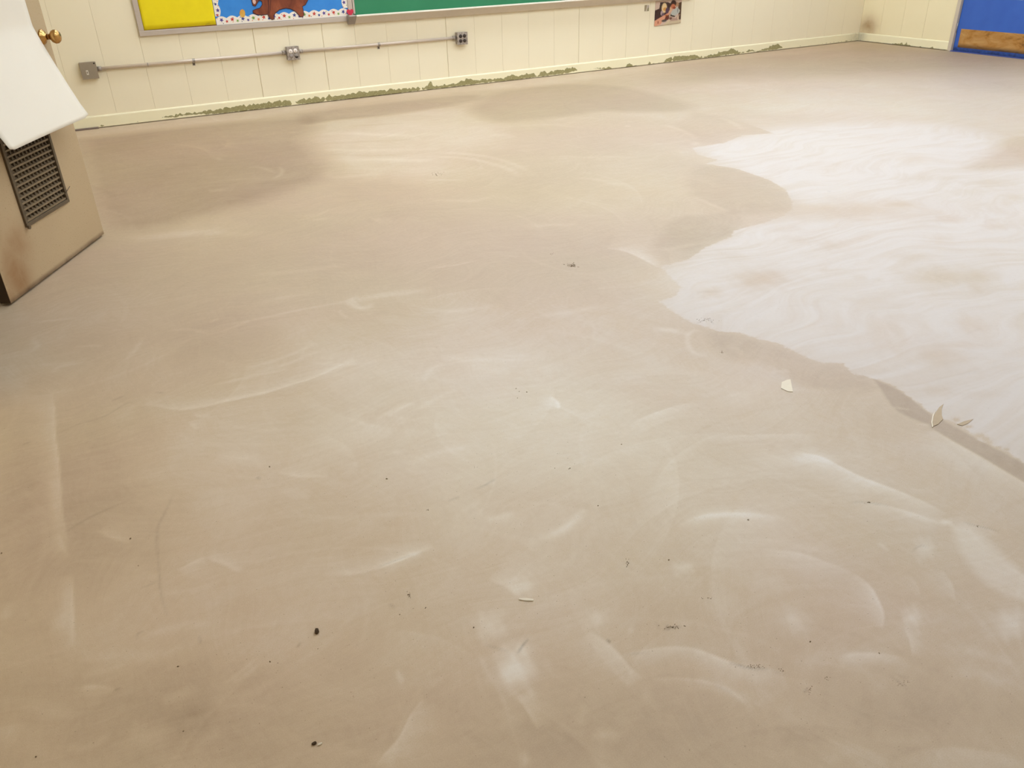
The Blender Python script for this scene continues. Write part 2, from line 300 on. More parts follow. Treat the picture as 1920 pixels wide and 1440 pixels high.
    for q, w, a in (([(600, 300), (850, 300), (1050, 290)], .03, .26), ([(720, 330), (960, 370)], .03, .18), ([(430, 830), (600, 770), (750, 740)], .015, .18), ([(330, 770), (430, 770)], .012, .22), ([(480, 560), (520, 530), (650, 470), (690, 460)], .014, .2), ([(270, 610), (400, 540), (480, 510)], .012, .22), ([(340, 590), (420, 540), (480, 520)], .008, .25), ([(510, 420), (560, 350), (620, 320)], .015, .2), ([(820, 1110), (980, 1090)], .015, .22), ([(1090, 1195), (1220, 1150), (1300, 1080), (1330, 1050)], .016, .26), ([(130, 10), (180, 45), (240, 45), (265, 20)], .014, .36), ([(90, 60), (135, 100)], .01, .25), ([(0, 385), (100, 340), (180, 305)], .02, .3), ([(520, 70), (700, 60), (900, 30)], .02, .18), ([(1100, 90), (1250, 70), (1400, 30)], .02, .18), ([(1700, 150), (1850, 180)], .02, .25), ([(0, 920), (140, 925)], .01, .15)): S('F', q, w, a)
    S('F', [(350, 1330), (480, 1275), (570, 1240)], .02, .26, 'u')
    for q, w, a in (([(0, 520), (200, 528), (350, 556), (480, 600), (530, 640)], .03, .3), ([(50, 496), (300, 515), (450, 550), (560, 596), (605, 640)], .03, .25), ([(0, 652), (200, 653)], .02, .26), ([(0, 760), (250, 770), (400, 735)], .03, .2), ([(550, 920), (700, 905), (850, 905)], .025, .22), ([(1330, 340), (1450, 380), (1530, 430)], .03, .26), ([(1650, 300), (1720, 330), (1780, 372)], .03, .22), ([(1500, 745), (1600, 790), (1700, 835)], .02, .3), ([(830, 640), (950, 650), (1100, 680)], .03, .2), ([(1110, 350), (1150, 350)], .03, .25), ([(1240, 1050), (1400, 1035), (1600, 990)], .02, .15), ([(350, 400), (450, 400), (480, 420)], .04, .2), ([(900, 520), (1200, 525)], .03, .18), ([(400, 360), (650, 340), (900, 360)], .04, .16), ([(1500, 460), (1520, 435)], .03, .3)): S('B', q, w, a)
    S('B', [(0, 1155), (150, 1135), (300, 1105)], .02, .26, 'u'); S('B', [(1010, 1040), (1100, 1050), (1200, 1090), (1310, 1150)], .08, .45, 'u')
    for q, w, a in (([(330, 325), (270, 322), (240, 350), (240, 390), (270, 430), (335, 450)], .012, .35), ([(450, 400), (500, 420), (490, 450)], .012, .15), ([(1170, 210), (1220, 290), (1265, 350), (1290, 430)], .012, .2), ([(660, 525), (750, 522)], .012, .22), ([(1265, 705), (1350, 715)], .006, .45), ([(1380, 790), (1450, 790)], .006, .25), ([(430, 640), (560, 640)], .015, .15), ([(60, 310), (200, 320)], .02, .3), ([(700, 610), (1000, 625)], .015, .18)): S('D', q, w, a)
    S('D', [(400, 855), (500, 845), (700, 840), (880, 840)], .03, .24, 'd'); S('D', [(770, 925), (900, 950), (1010, 1005), (1100, 1050), (1250, 1108), (1400, 1170), (1535, 1240)], .045, .48, 'dl'); blob('D', 830, 960, 170, 40, .25)
    S('D', [(1455, 810), (1550, 868), (1700, 950), (1800, 1010), (1920, 1082), (2000, 1130)], .07, .40, 'dl'); S('D', [(1060, 1178), (1150, 1183), (1250, 1202), (1400, 1246), (1500, 1282)], .03, .34, 'd'); S('D', [(1600, 1275), (1690, 1300), (1790, 1328)], .02, .2, 'd')
    S('D', [(180, 1300), (300, 1250), (450, 1235), (600, 1240), (720, 1255)], .03, .22, 'd')
    S('G', [(800, 167), (860, 135), (925, 108)], .025, .32, 'd'); S('G', [(920, 106), (1010, 140), (1085, 178)], .025, .34, 'ur'); S('G', [(1450, 190), (1600, 180), (1740, 145), (1900, 85)], .025, .3, 'u')
    for q, w, a in (([(680, 272), (850, 257), (980, 222)], .012, .2), ([(640, 460), (780, 430), (930, 390)], .014, .2), ([(830, 435), (950, 400)], .008, .15), ([(350, 560), (600, 555), (760, 540), (900, 510)], .016, .22), ([(360, 640), (500, 610), (570, 590)], .014, .18), ([(720, 770), (800, 730), (880, 690)], .016, .2), ([(1010, 680), (1110, 600), (1150, 560)], .006, .22), ([(1030, 690), (1120, 625), (1170, 580)], .005, .16), ([(300, 970), (400, 965), (500, 890)], .012, .2), ([(590, 860), (640, 900), (690, 960)], .02, .2), ([(80, 760), (200, 790), (340, 840)], .02, .24), ([(0, 850), (60, 890), (100, 895)], .03, .2), ([(0, 330), (30, 330), (15, 390)], .012, .3), ([(870, 960), (1000, 900)], .01, .14), ([(1000, 780), (1120, 775), (1250, 790)], .006, .12), ([(1785, 610), (1810, 675)], .006, .3), ([(220, 420), (300, 400)], .03, .2)): S('G', q, w, a)
    S('G', [(370, 688), (460, 690), (515, 708)], .02, .3, 'd'); S('G', [(1690, 1056), (1730, 1000), (1800, 920), (1850, 820), (1905, 745)], .05, .42, 'r', edge=.003)
    S('H', [(590, 398), (680, 438), (742, 492)], .05, .3, 'ur'); blob('H', 595, 640, 80, 70, .32); blob('H', 725, 870, 95, 100, .62); blob('H', 760, 760, 60, 50, .2); S('H', [(740, 1000), (790, 1070), (850, 1168)], .025, .42, 'r', edge=.002)
    S('H', [(1110, 670), (1200, 730), (1260, 790), (1330, 870), (1385, 912)], .04, .38, 'dl', edge=.003); S('H', [(1280, 787), (1350, 780), (1450, 760), (1560, 752), (1660, 765), (1750, 800), (1840, 830), (1920, 860)], .035, .34, 'd', edge=.003)
    S('H', [(1420, 917), (1530, 910), (1650, 920), (1760, 945), (1850, 985), (1925, 1050)], .014, .26, 'd', edge=.003)
    for q, w, a in (([(1395, 1060), (1405, 1000), (1415, 930)], .012, .24), ([(1090, 1040), (1075, 1100), (1055, 1165)], .010, .24), ([(0, 345), (150, 295), (310, 230)], .012, .26), ([(0, 382), (120, 335), (250, 270)], .01, .2), ([(580, 95), (740, 55)], .01, .2), ([(800, 215), (950, 165), (1040, 90), (1090, 40)], .014, .24), ([(1600, 110), (1700, 75), (1850, 60)], .02, .22), ([(1310, 650), (1335, 675)], .008, .3), ([(120, 870), (150, 930)], .008, .16), ([(650, 1140), (760, 1100)], .02, .15), ([(1240, 1110), (1290, 1130), (1270, 1160)], .012, .14), ([(280, 910), (305, 960)], .01, .16), ([(0, 1350), (60, 1290), (130, 1260)], .014, .2)): S('H', q, w, a)
    blob('H', 1590, 340, 60, 30, .28); blob('H', 1200, 1200, 70, 30, .22); blob('H', 1150, 600, 45, 45, .26); blob('H', 780, 440, 60, 40, .2); blob('H', 780, 1330, 20, 40, .25)
    S('I', [(0, 870), (80, 890), (170, 930), (270, 962), (370, 965), (460, 993)], .035, .3, 'd', edge=.003); S('I', [(680, 905), (800, 890), (920, 895), (1040, 915)], .025, .3, 'd'); S('I', [(0, 1015), (100, 1035), (180, 1075), (240, 1120), (285, 1165)], .012, .22, 'u', edge=.003)
    S('I', [(470, 990), (520, 955), (600, 912), (680, 902)], .02, .12); S('I', [(775, 505), (845, 560), (888, 630), (915, 705), (905, 768)], .026, .46, 'l', edge=.003)
    S('I', [(330, 385), (500, 405), (640, 450), (765, 500)], .025, .28, 'd'); S('I', [(1190, 480), (1240, 550), (1262, 635)], .03, .24, 'l', edge=.003); S('I', [(1045, 515), (1085, 585), (1080, 625)], .02, .16, 'l'); blob('I', 1055, 715, 45, 50, .36); S('I', [(1018, 760), (1048, 830), (1060, 905)], .016, .34, 'r', edge=.002)
    S('I', [(950, 1433), (1040, 1380), (1150, 1355), (1300, 1350), (1450, 1370), (1594, 1390)], .05, .18, 'd'); S('I', [(940, 1420), (1030, 1368), (1150, 1343), (1300, 1340), (1450, 1355)], .012, -.14)
    for q, w, a in (([(0, 240), (120, 215), (300, 220), (420, 235)], .016, .24), ([(200, 345), (400, 350), (560, 380), (680, 410)], .014, .16), ([(1200, 880), (1350, 880), (1500, 930), (1594, 960)], .016, .2), ([(1200, 985), (1380, 990), (1500, 1020), (1594, 1070)], .018, .22), ([(640, 1420), (720, 1360), (800, 1350), (880, 1390), (950, 1435)], .012, .22), ([(250, 570), (330, 540), (450, 540)], .03, .24), ([(890, 350), (940, 395)], .006, .3), ([(1000, 200), (1100, 230), (1200, 250)], .02, .2), ([(450, 740), (530, 740)], .04, .3), ([(50, 620), (200, 680), (260, 690)], .04, .2), ([(860, 1110), (880, 1050), (940, 1020)], .012, .14)): S('I', q, w, a)
    blob('I', 1530, 740, 85, 70, .34); blob('I', 1115, 380, 45, 45, .3); blob('I', 480, 720, 80, 50, .18); blob('I', 1215, 255, 30, 12, .4); blob('I', 760, 900, 200, 30, .08)
    # -- hairline cracks and scratches
    for k, q, a in (('E', [(280, 680), (330, 655), (400, 625), (520, 590), (620, 530), (700, 500)], .34), ('E', [(320, 1170), (420, 1110), (520, 1060), (640, 1010)], .34), ('E', [(870, 975), (830, 1060), (795, 1130), (785, 1200), (790, 1300)], .34), ('G', [(705, 30), (715, 150), (725, 270), (755, 380)], .34), ('E', [(560, 510), (620, 487)], .5), ('E', [(780, 470), (822, 471)], .5), ('E', [(110, 732), (155, 716)], .5), ('E', [(1280, 892), (1306, 902)], .6), ('G', [(640, 245), (720, 210)], .3), ('G', [(895, 460), (905, 500)], .5), ('G', [(620, 475), (622, 450), (650, 440)], .4), ('G', [(1338, 515), (1355, 487)], .5), ('F', [(780, 952), (830, 930), (880, 900)], .45), ('F', [(640, 1012), (700, 990)], .45), ('H', [(80, 525), (115, 550)], .5), ('H', [(1200, 708), (1222, 730)], .9), ('H', [(740, 785), (770, 740), (800, 705)], .8), ('H', [(1490, 660), (1590, 642)], .9), ('H', [(1510, 650), (1512, 636)], .8), ('H', [(1450, 620), (1480, 660)], .3), ('I', [(170, 930), (270, 958), (370, 962)], .8), ('I', [(370, 965), (420, 980), (462, 993)], .3), ('I', [(1300, 255), (1375, 275), (1480, 300)], .6), ('D', [(1060, 1177), (1150, 1181), (1250, 1199)], .5), ('I', [(940, 990), (1000, 1030), (1040, 1060)], .35), ('I', [(960, 980), (1040, 1010)], .3), ('I', [(530, 1075), (560, 1055)], .5), ('I', [(1050, 400), (1090, 370), (1140, 375)], .35), ('H', [(570, 735), (700, 775)], .35), ('H', [(0, 348), (150, 292), (260, 262)], .25), ('G', [(510, 706), (545, 698)], .4), ('C', [(810, 835), (835, 838)], .6), ('D', [(280, 285), (340, 262), (370, 290)], .5), ('H', [(1290, 790), (1420, 775)], .3), ('H', [(1840, 828), (1920, 850)], .4), ('H', [(1760, 945), (1850, 985)], .3)):
        stroke(k, q, .0032 if k in 'GHI' else .0045, a, 'B', 'crack')
    # -- the many faint sweeps of the trowel over the whole slab
    for i in range(620):
        y0 = .3+7.3*rng.random()**1.6; x0 = -.4+rng.random()*(1.2+1.6*y0+.4)
        r = rng.uniform(.2, .75); a0 = rng.normal(.9, 1.3); sp = rng.uniform(.4, 1.5); s_ = rng.choice([-1, 1])
        an = np.linspace(a0, a0+sp*s_, 9); c = np.array([x0-r*math.cos(a0+sp*s_/2), y0-r*math.sin(a0+sp*s_/2)])
        P = np.stack([c[0]+r*np.cos(an), c[1]+r*np.sin(an)], 1); P = P[(P[:, 1] > .2)]
        if len(P) < 4: continue
        stroke(None, None, rng.uniform(.004, .012) if i % 3 else rng.uniform(.02, .07), rng.choice([1, 1, 1, -.8])*rng.uniform(.04, .12), 'B' if i % 3 else 'X', P=P)
    stroke_mask = skim > 0
    tone[:] = np.where(stroke_mask, tone*.8, tone)
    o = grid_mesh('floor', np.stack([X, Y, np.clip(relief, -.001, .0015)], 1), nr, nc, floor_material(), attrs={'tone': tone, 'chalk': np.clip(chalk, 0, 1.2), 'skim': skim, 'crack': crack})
    return struct(o)
def floor_material():
    t = NT('skim_coated_concrete'); P = t.node('ShaderNodeNewGeometry').outputs['Position']
    n1 = t.noise(1.3, P, 4, .55, .6); n2 = t.noise(6., P, 4, .6, .8); n3 = t.noise(60., P, 3, .6); n4 = t.noise(420., P, 2, .6)
    wn = t.node('ShaderNodeTexNoise'); wn.inputs['Scale'].default_value = 1.1; wn.inputs['Detail'].default_value = 2; t.put(wn.inputs['Vector'], P)
    wa = t.node('ShaderNodeVectorMath', operation='MULTIPLY_ADD'); t.put(wa.inputs[0], wn.outputs['Color']); wa.inputs[1].default_value = (.9, .9, 0); t.put(wa.inputs[2], P)
    m = t.node('ShaderNodeMapping'); m.inputs['Scale'].default_value = (1.5, 8, 1); m.inputs['Rotation'].default_value = (0, 0, .12); t.put(m.inputs[0], wa.outputs[0])
    m2 = t.node('ShaderNodeMapping'); m2.inputs['Scale'].default_value = (14, 2.2, 1); m2.inputs['Rotation'].default_value = (0, 0, .8); t.put(m2.inputs[0], wa.outputs[0]); st2 = t.noise(4.5, m2.outputs[0], 4, .65, .8)
    st = t.noise(3.2, m.outputs[0], 4, .6, 1.2)
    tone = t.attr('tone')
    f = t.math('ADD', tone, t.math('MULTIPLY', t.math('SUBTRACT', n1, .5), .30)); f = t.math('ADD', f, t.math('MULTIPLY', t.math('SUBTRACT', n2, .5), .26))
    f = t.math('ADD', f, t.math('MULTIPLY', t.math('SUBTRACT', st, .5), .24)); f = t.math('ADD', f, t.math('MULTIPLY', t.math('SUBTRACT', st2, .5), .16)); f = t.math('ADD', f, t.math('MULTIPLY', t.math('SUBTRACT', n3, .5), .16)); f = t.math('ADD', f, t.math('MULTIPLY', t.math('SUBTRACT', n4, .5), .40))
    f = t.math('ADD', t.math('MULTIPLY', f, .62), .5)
    hue = t.smooth(t.noise(.9, P, 3, .5, .4), .28, .72)
    ca = t.ramp(f, [(.05, (.29, .195, .118, 1)), (.5, (.525, .398, .262, 1)), (.72, (.635, .525, .39, 1)), (.95, (.75, .67, .57, 1))])
    cb = t.ramp(f, [(.05, (.30, .195, .128, 1)), (.5, (.535, .392, .272, 1)), (.72, (.645, .515, .405, 1)), (.95, (.75, .67, .59, 1))])
    c = t.mix(hue, ca, cb)
    dust = t.math('MULTIPLY', t.smooth(t.attr('skim'), -2.4, .5), t.math('ADD', .70, t.math('MULTIPLY', n2, .45)), clamp=True)   # fine powder settled around the white coat
    c = t.mul(c, t.mix(dust, (1, 1, 1, 1), (.90, .965, 1.13, 1)))
    sk = t.math('ADD', t.attr('skim'), t.math('MULTIPLY', t.math('SUBTRACT', t.noise(30, P, 5, .7), .5), .05))
    mask = t.smooth(sk, -.006, .010); halo = t.math('MULTIPLY', t.smooth(sk, -.5, .0), .10)
    mott = t.math('ADD', .10, t.math('MULTIPLY', t.noise(1.7, m.outputs[0], 4, .55, .7), 1.65)); mott = t.math('MULTIPLY', mott, t.math('ADD', .82, t.math('MULTIPLY', n2, .34)))
    ch = t.math('MULTIPLY', t.math('MULTIPLY', t.attr('chalk'), mott), t.math('MAXIMUM', mask, halo), clamp=True)
    c = t.mix(ch, c, t.mix(n3, (.545, .484, .455, 1), (.580, .520, .492, 1)))
    cr = t.math('MULTIPLY', t.attr('crack'), t.math('ADD', .2, t.noise(90, P, 2)), clamp=True)
    c = t.mix(cr, c, (.12, .085, .055, 1))
    sp = t.smooth(t.noise(170, P, 1, .5), .755, .79); c = t.mix(t.math('MULTIPLY', sp, .55), c, (.16, .115, .07, 1))
    t.bump(t.math('ADD', n3, t.math('MULTIPLY', n4, .4)), .10, .001)
    return t.fin(c, t.math('ADD', .50, t.math('MULTIPLY', n2, .16)), spec=.30)
build_floor()

# ------------------------------------------------------------------ room shell
G0, GP = .4874, .3048
def build_walls():
    bm = B(); box(bm, XL-.12, XR+.12, W+.006, W+.12, -.05, ZC); wb = struct(obj('wall_back', bm, plain('groove_paint', lin(226, 210, 172), .6)))
    H = ZC-.002; seams = {4: .0045, 6: .004, 10: .004, 15: .004}
    cache = {}
    def plank_mesh(w):
        k = round(w, 4)
        if k not in cache:
            bm = B(); box(bm, 0, w, 0, .006, 0, H)
            bmesh.ops.bevel(bm, geom=[e for e in bm.edges if abs(e.verts[0].co.z-e.verts[1].co.z) > .1 and e.verts[0].co.y < .003], offset=.0016, segments=1, affect='EDGES')
            me = bpy.data.meshes.new('plank'); bm.to_mesh(me); bm.free(); me.materials.append(M_WALL); cache[k] = me
        return cache[k]
    edges = [XL]+[G0+GP*i for i in range(-2, 30) if XL+.05 < G0+GP*i < XR-.05]+[XR]
    for a, b in zip(edges, edges[1:]):
        i0 = round((a-G0)/GP); i1 = round((b-G0)/GP); ga = seams.get(i0, .0008)/2; gb = seams.get(i1, .0008)/2
        if a == XL: ga = 0
        if b == XR: gb = 0
        o = bpy.data.objects.new('plank', plank_mesh(b-a-ga-gb)); COL.objects.link(o); o.parent = wb; o.location = (a+ga, W, 0)
    # right wall with the doorway for the blue door
    DY0, DY1, DH = 5.45, 6.385, 2.06
    bm = B(); box(bm, XR+.006, XR+.14, DY1+.04, W+.12, -.05, ZC); box(bm, XR+.006, XR+.14, YF-.1, DY0-.04, -.05, ZC); box(bm, XR+.006, XR+.14, DY0-.04, DY1+.04, DH+.04, ZC)
    wr = struct(obj('wall_right', bm, M_CORNER))
    ed = [W-.0001-GP*k for k in range(5)]; ed[-1] = DY1+.042
    for hi, lo in zip(ed, ed[1:]):
        bm = B(); box(bm, 0, .006, lo+.0012, hi-.0012, 0, H); o = obj('plank', bm, M_CORNER, wr); o.location = (XR, 0, 0)
    bm = B(); box(bm, XR, XR+.006, YF, DY0-.042, 0, H); obj('panelling', bm, M_WALL, wr)
    # left wall with the doorway the beige door hangs in
    HY0, HY1 = 2.90, 3.835
    bm = B(); box(bm, XL-.12, XL, YF-.1, HY0, -.05, ZC); box(bm, XL-.12, XL, HY1, W+.006, -.05, ZC); box(bm, XL-.12, XL, HY0, HY1, 2.07, ZC)
    struct(obj('wall_left', bm, M_WALL))
    bm = B(); box(bm, XL-.12, XR+.14, YF-.12, YF, -.05, ZC); struct(obj('wall_front', bm, M_WALL))
    bm = B(); box(bm, XL-.12, XR+.14, YF-.12, W+.12, ZC, ZC+.1); struct(obj('ceiling', bm, M_WHITE))
    # hallway outside the left doorway
    bm = B(); box(bm, -2.2, XL+.0, 1.5, 5.2, -.06, -.004); struct(obj('floor_hall', bm, plain('hall_tile', lin(150, 140, 125), .4)))
    bm = B(); box(bm, -2.3, -2.2, 1.5, 5.2, -.06, 2.6); box(bm, -2.2, XL-.12, 1.4, 1.5, -.06, 2.6); box(bm, -2.2, XL-.12, 5.2, 5.3, -.06, 2.6); struct(obj('wall_hall', bm, M_WALL))
    bm = B(); box(bm, -2.3, XL-.12, 1.4, 5.3, 2.6, 2.7); struct(obj('ceiling_hall', bm, M_WHITE))
    bm = B(); box(bm, XL-.13, XL+.012, HY0-.005, HY0+.03, 0, 2.07, .003); box(bm, XL-.13, XL+.012, HY1-.03, HY1+.005, 0, 2.07, .003); box(bm, XL-.13, XL+.012, HY0-.005, HY1+.005, 2.04, 2.075, .003)
    struct(obj('trim_1', bm, M_FRAME))
    return DY0, DY1, DH
DY0, DY1, DH = build_walls()

PEEL = [(300, .2, .2), (306, .25, .32), (318, .24, .34), (330, .2, .42), (345, .25, .45), (362, .22, .38), (380, .2, .42), (400, .1, .45), (420, .12, .5), (450, .06, .52), (480, .08, .55), (520, .08, .5), (546, .1, .5), (549, .3, .3), (553, .3, .3), (558, .1, .45), (585, .06, .5), (607, .08, .48), (610, .3, .3), (613, .08, .48), (644, .06, .45), (672, .06, .52), (699, .06, .5), (725, .06, .46), (763, .06, .42), (784, .08, .34), (789, .2, .2), (793, .1, .3), (801, .05, .4), (803, .05, .76), (809, .05, .76), (811, .05, .36), (835, .08, .36), (854, .08, .32), (869, .1, .6), (883, .1, .62), (893, .12, .46), (907, .1, .5), (925, .1, .42), (942, .1, .36), (958, .05, .58), (966, .05, .38), (971, .08, .3), (977, .08, .42), (1000, .1, .52), (1007, .1, .16), (1012, .1, .56), (1020, .1, .5), (1025, .1, .34), (1030, .12, .54), (1055, .14, .56), (1075, .25, .62), (1079, .3, .42), (1084, .3, .3), (1100, .3, .3), (1118, .3, .31), (1130, .1, .34), (1140, .08, .3), (1148, .1, .1), (1170, .02, .05), (1179, .02, .5), (1185, .02, .1), (1212, .1, .1), (1216, .05, .25), (1220, .1, .1), (1243, .1, .14), (1250, .1, .52), (1257, .12, .62), (1259, .3, .3), (1262, .1, .52), (1280, .1, .56), (1296, .08, .54), (1308, .08, .45), (1317, .1, .16), (1333, .05, .3), (1346, .1, .5), (1367, .2, .7), (1381, .1, .5), (1387, .15, .2), (1408, .25, .42), (1417, .1, .14), (1429, .12, .36), (1456, .12, .7), (1464, .2, .3), (1470, .2, .2)]
def baseboards():
    hb, th = .099, .014
    px = np.array([on_wall(q[0], 259.5-.114*q[0])[0] for q in PEEL]); zl = np.array([q[1] for q in PEEL])*hb; zh = np.array([q[2] for q in PEEL])*hb
    x = np.arange(XL, XR+.001, .005); n = len(x); ZZ = np.array([.004]+list(np.linspace(.005, .090, 15))+[.097, .099, .099])
    YY = np.array([th-.003]+[th]*15+[th-.005, th-.008, 0.])
    jl = np.interp(x, np.arange(XL, XR+.05, .02), rng.normal(0, .0035, len(np.arange(XL, XR+.05, .02)))); jh = np.interp(x, np.arange(XL, XR+.05, .017), rng.normal(0, .007, len(np.arange(XL, XR+.05, .017))))
    l = np.interp(x, px, zl, left=.02, right=.02)+jl; h = np.interp(x, px, zh, left=.02, right=.02); h = h+jh*np.clip((h-l)/.02, 0, 1)
    Zg, Xg = np.meshgrid(ZZ, x, indexing='ij'); Yg = W-np.repeat(YY[:, None], n, 1)
    peel = np.minimum(Zg-l[None], h[None]-Zg); peel = np.where((h-l)[None] < .003, -.02, peel); peel = np.where(Zg > .088, -.03, peel)
    gr = np.clip(1-(Zg-.004)/.007, 0, 1)*.8  # dark foot paints in the shaded gap below the board
    cornr = np.exp(-((Xg-XR)/.22)**2)*.35; gr = np.maximum(gr, cornr)
    o = struct(grid_mesh('baseboard_back', np.stack([Xg, Yg, Zg], -1), len(ZZ), n, M_TRIM, attrs={'peel': peel.ravel(), 'gap_shade_grime': gr.ravel()})); 
    # right wall, from the corner to the blue door's frame
    y = np.arange(DY1+.046, W-.013, .004); n = len(y); j = np.interp(y, np.arange(6.3, 7.8, .015), np.abs(rng.normal(0, .011, 100)))
    m = np.interp(y, [6.4, 6.5, 6.58, 6.62, 6.7, 6.9, 7.12, 7.22, 7.35, 7.7], [0, 0, .1, 1.2, .4, .8, 1.5, .2, .5, .1])
    Zg, Yg = np.meshgrid(ZZ, y, indexing='ij'); Xg = XR-np.repeat(YY[:, None], n, 1)
    peel = np.minimum(Zg-.003, (.012*m+j*m)[None]-Zg)-.003
    gr = np.clip(1-(Zg-.004)/.010, 0, 1)*.9; gr = np.maximum(gr, np.exp(-((Yg-7.68)/.08)**2)*.5)  # painted gap shade along the foot, plus grime at the corner
    struct(grid_mesh('baseboard_right', np.stack([Xg, Yg, Zg], -1), len(ZZ), n, M_TRIM, attrs={'peel': peel.ravel(), 'gap_shade_grime': gr.ravel()}))
    for nm, a in (('baseboard_left', [(XL, XL+.014, YF, 2.89), (XL, XL+.014, 3.85, W-.015)]), ('baseboard_front', [(XL, XR, YF, YF+.014)]), ('baseboard_right_far', [(XR-.014, XR, YF+.014, DY0-.05)])):
        bm = B()
        for q in a: box(bm, *q, .004, .099, .003)
        struct(obj(nm, bm, plain(nm+'_paint', lin(232, 216, 168), .45)))
    for nm, q in (('trim_2', (XL, W-.003)),):
        bm = B(); x0, _ = on_floor(140, 240); x1, _ = on_floor(184, 240); box(bm, XL+.016, .325, W-.034, W-.0145, .0, .014, .003); struct(obj(nm, bm, plain('dull_metal_edge', lin(140, 126, 120), .35, .6)))
baseboards()

# ------------------------------------------------------------------ ceiling lights
M_LAMP = NT('fluorescent_diffuser'); M_LAMP.b.inputs['Emission Color'].default_value = LAMP_COL; M_LAMP.b.inputs['Emission Strength'].default_value = LAMP; M_LAMP = M_LAMP.fin((.9, .9, .9, 1), .5)
M_TROFFER = plain('white_fixture_enamel', (.8, .8, .78, 1), .4)
k = 0
LX, LY = (1.55, 3.5, 5.45, 7.5), (1.7, 3.45, 5.2, 6.95)
for x in LX:
    for y in LY:
        g = thing('ceiling_light', 'fluorescent ceiling light, %s from the beige door side, in the %s row from the chalkboard' % (('first', 'second', 'third', 'fourth')[LX.index(x)], ('fourth', 'third', 'second', 'nearest')[LY.index(y)]), 'light', (x, y, ZC), 0, 'ceiling lights of the room')
        bm = B()
        for q in ((-.62, .62, -.32, -.29), (-.62, .62, .29, .32), (-.62, -.59, -.29, .29), (.59, .62, -.29, .29)): box(bm, *q, -.03, 0)
        obj('frame', bm, M_TROFFER, g); bm = B(); box(bm, -.59, .59, -.29, .29, -.022, -.002); obj('diffuser', bm, M_LAMP, g)

# ------------------------------------------------------------------ beige door standing open at the left
DA = np.array([.08733, 4.6137]); DB = np.array([-.34803, 3.81173]); DT = (DA-DB)/np.linalg.norm(DA-DB); DN = np.array([DT[1], -DT[0]]); DWID = float(np.linalg.norm(DA-DB))
def door_point(px, py, off):        # -> local x from the hinge, z, on the plane `off` metres in front of the door face
    v = ray(px, py); C = -(DA+DN*off); kk = -(C@DN)/(v[:2]@DN); p = v*kk; return (p[:2]-DB)@DT, EYE+p[2]
def door_paint():
    t = NT('beige_door_paint'); co = t.coord(); n = t.noise(3, co, 4); c = t.mix(n, lin(178, 154, 122), lin(192, 168, 134))
    c = t.mix(t.smooth(t.noise(140, co, 2), .60, .75), c, lin(160, 136, 100))
    s = t.node('ShaderNodeSeparateXYZ'); t.put(s.inputs[0], co); nz = t.noise(11, co, 4, .6, .5); f = None
    for (x0, z0, rx, rz, a) in ((.10, .10, .09, .13, .95), (.17, .20, .09, .09, .65), (.04, .03, .14, .06, .6), (.05, .35, .06, .2, .4), (.02, .6, .05, .3, .4)):
        dx = t.math('DIVIDE', t.math('SUBTRACT', s.outputs[0], x0), rx); dz = t.math('DIVIDE', t.math('SUBTRACT', s.outputs[2], z0), rz)
        g = t.math('MULTIPLY', t.math('POWER', 2.718, t.math('MULTIPLY', t.math('ADD', t.math('MULTIPLY', dx, dx), t.math('MULTIPLY', dz, dz)), -1)), a); f = g if f is None else t.math('MAXIMUM', f, g)
    f = t.math('MULTIPLY', f, t.math('ADD', .25, t.math('MULTIPLY', nz, 1.1)), clamp=True); c = t.mix(f, c, lin(140, 94, 48))
    eg = t.math('MULTIPLY', t.math('SUBTRACT', 1., t.smooth(s.outputs[2], .012, .035)), t.math('ADD', .2, nz), clamp=True); c = t.mix(eg, c, lin(92, 66, 42))
    return t.fin(c, .42, spec=.4)
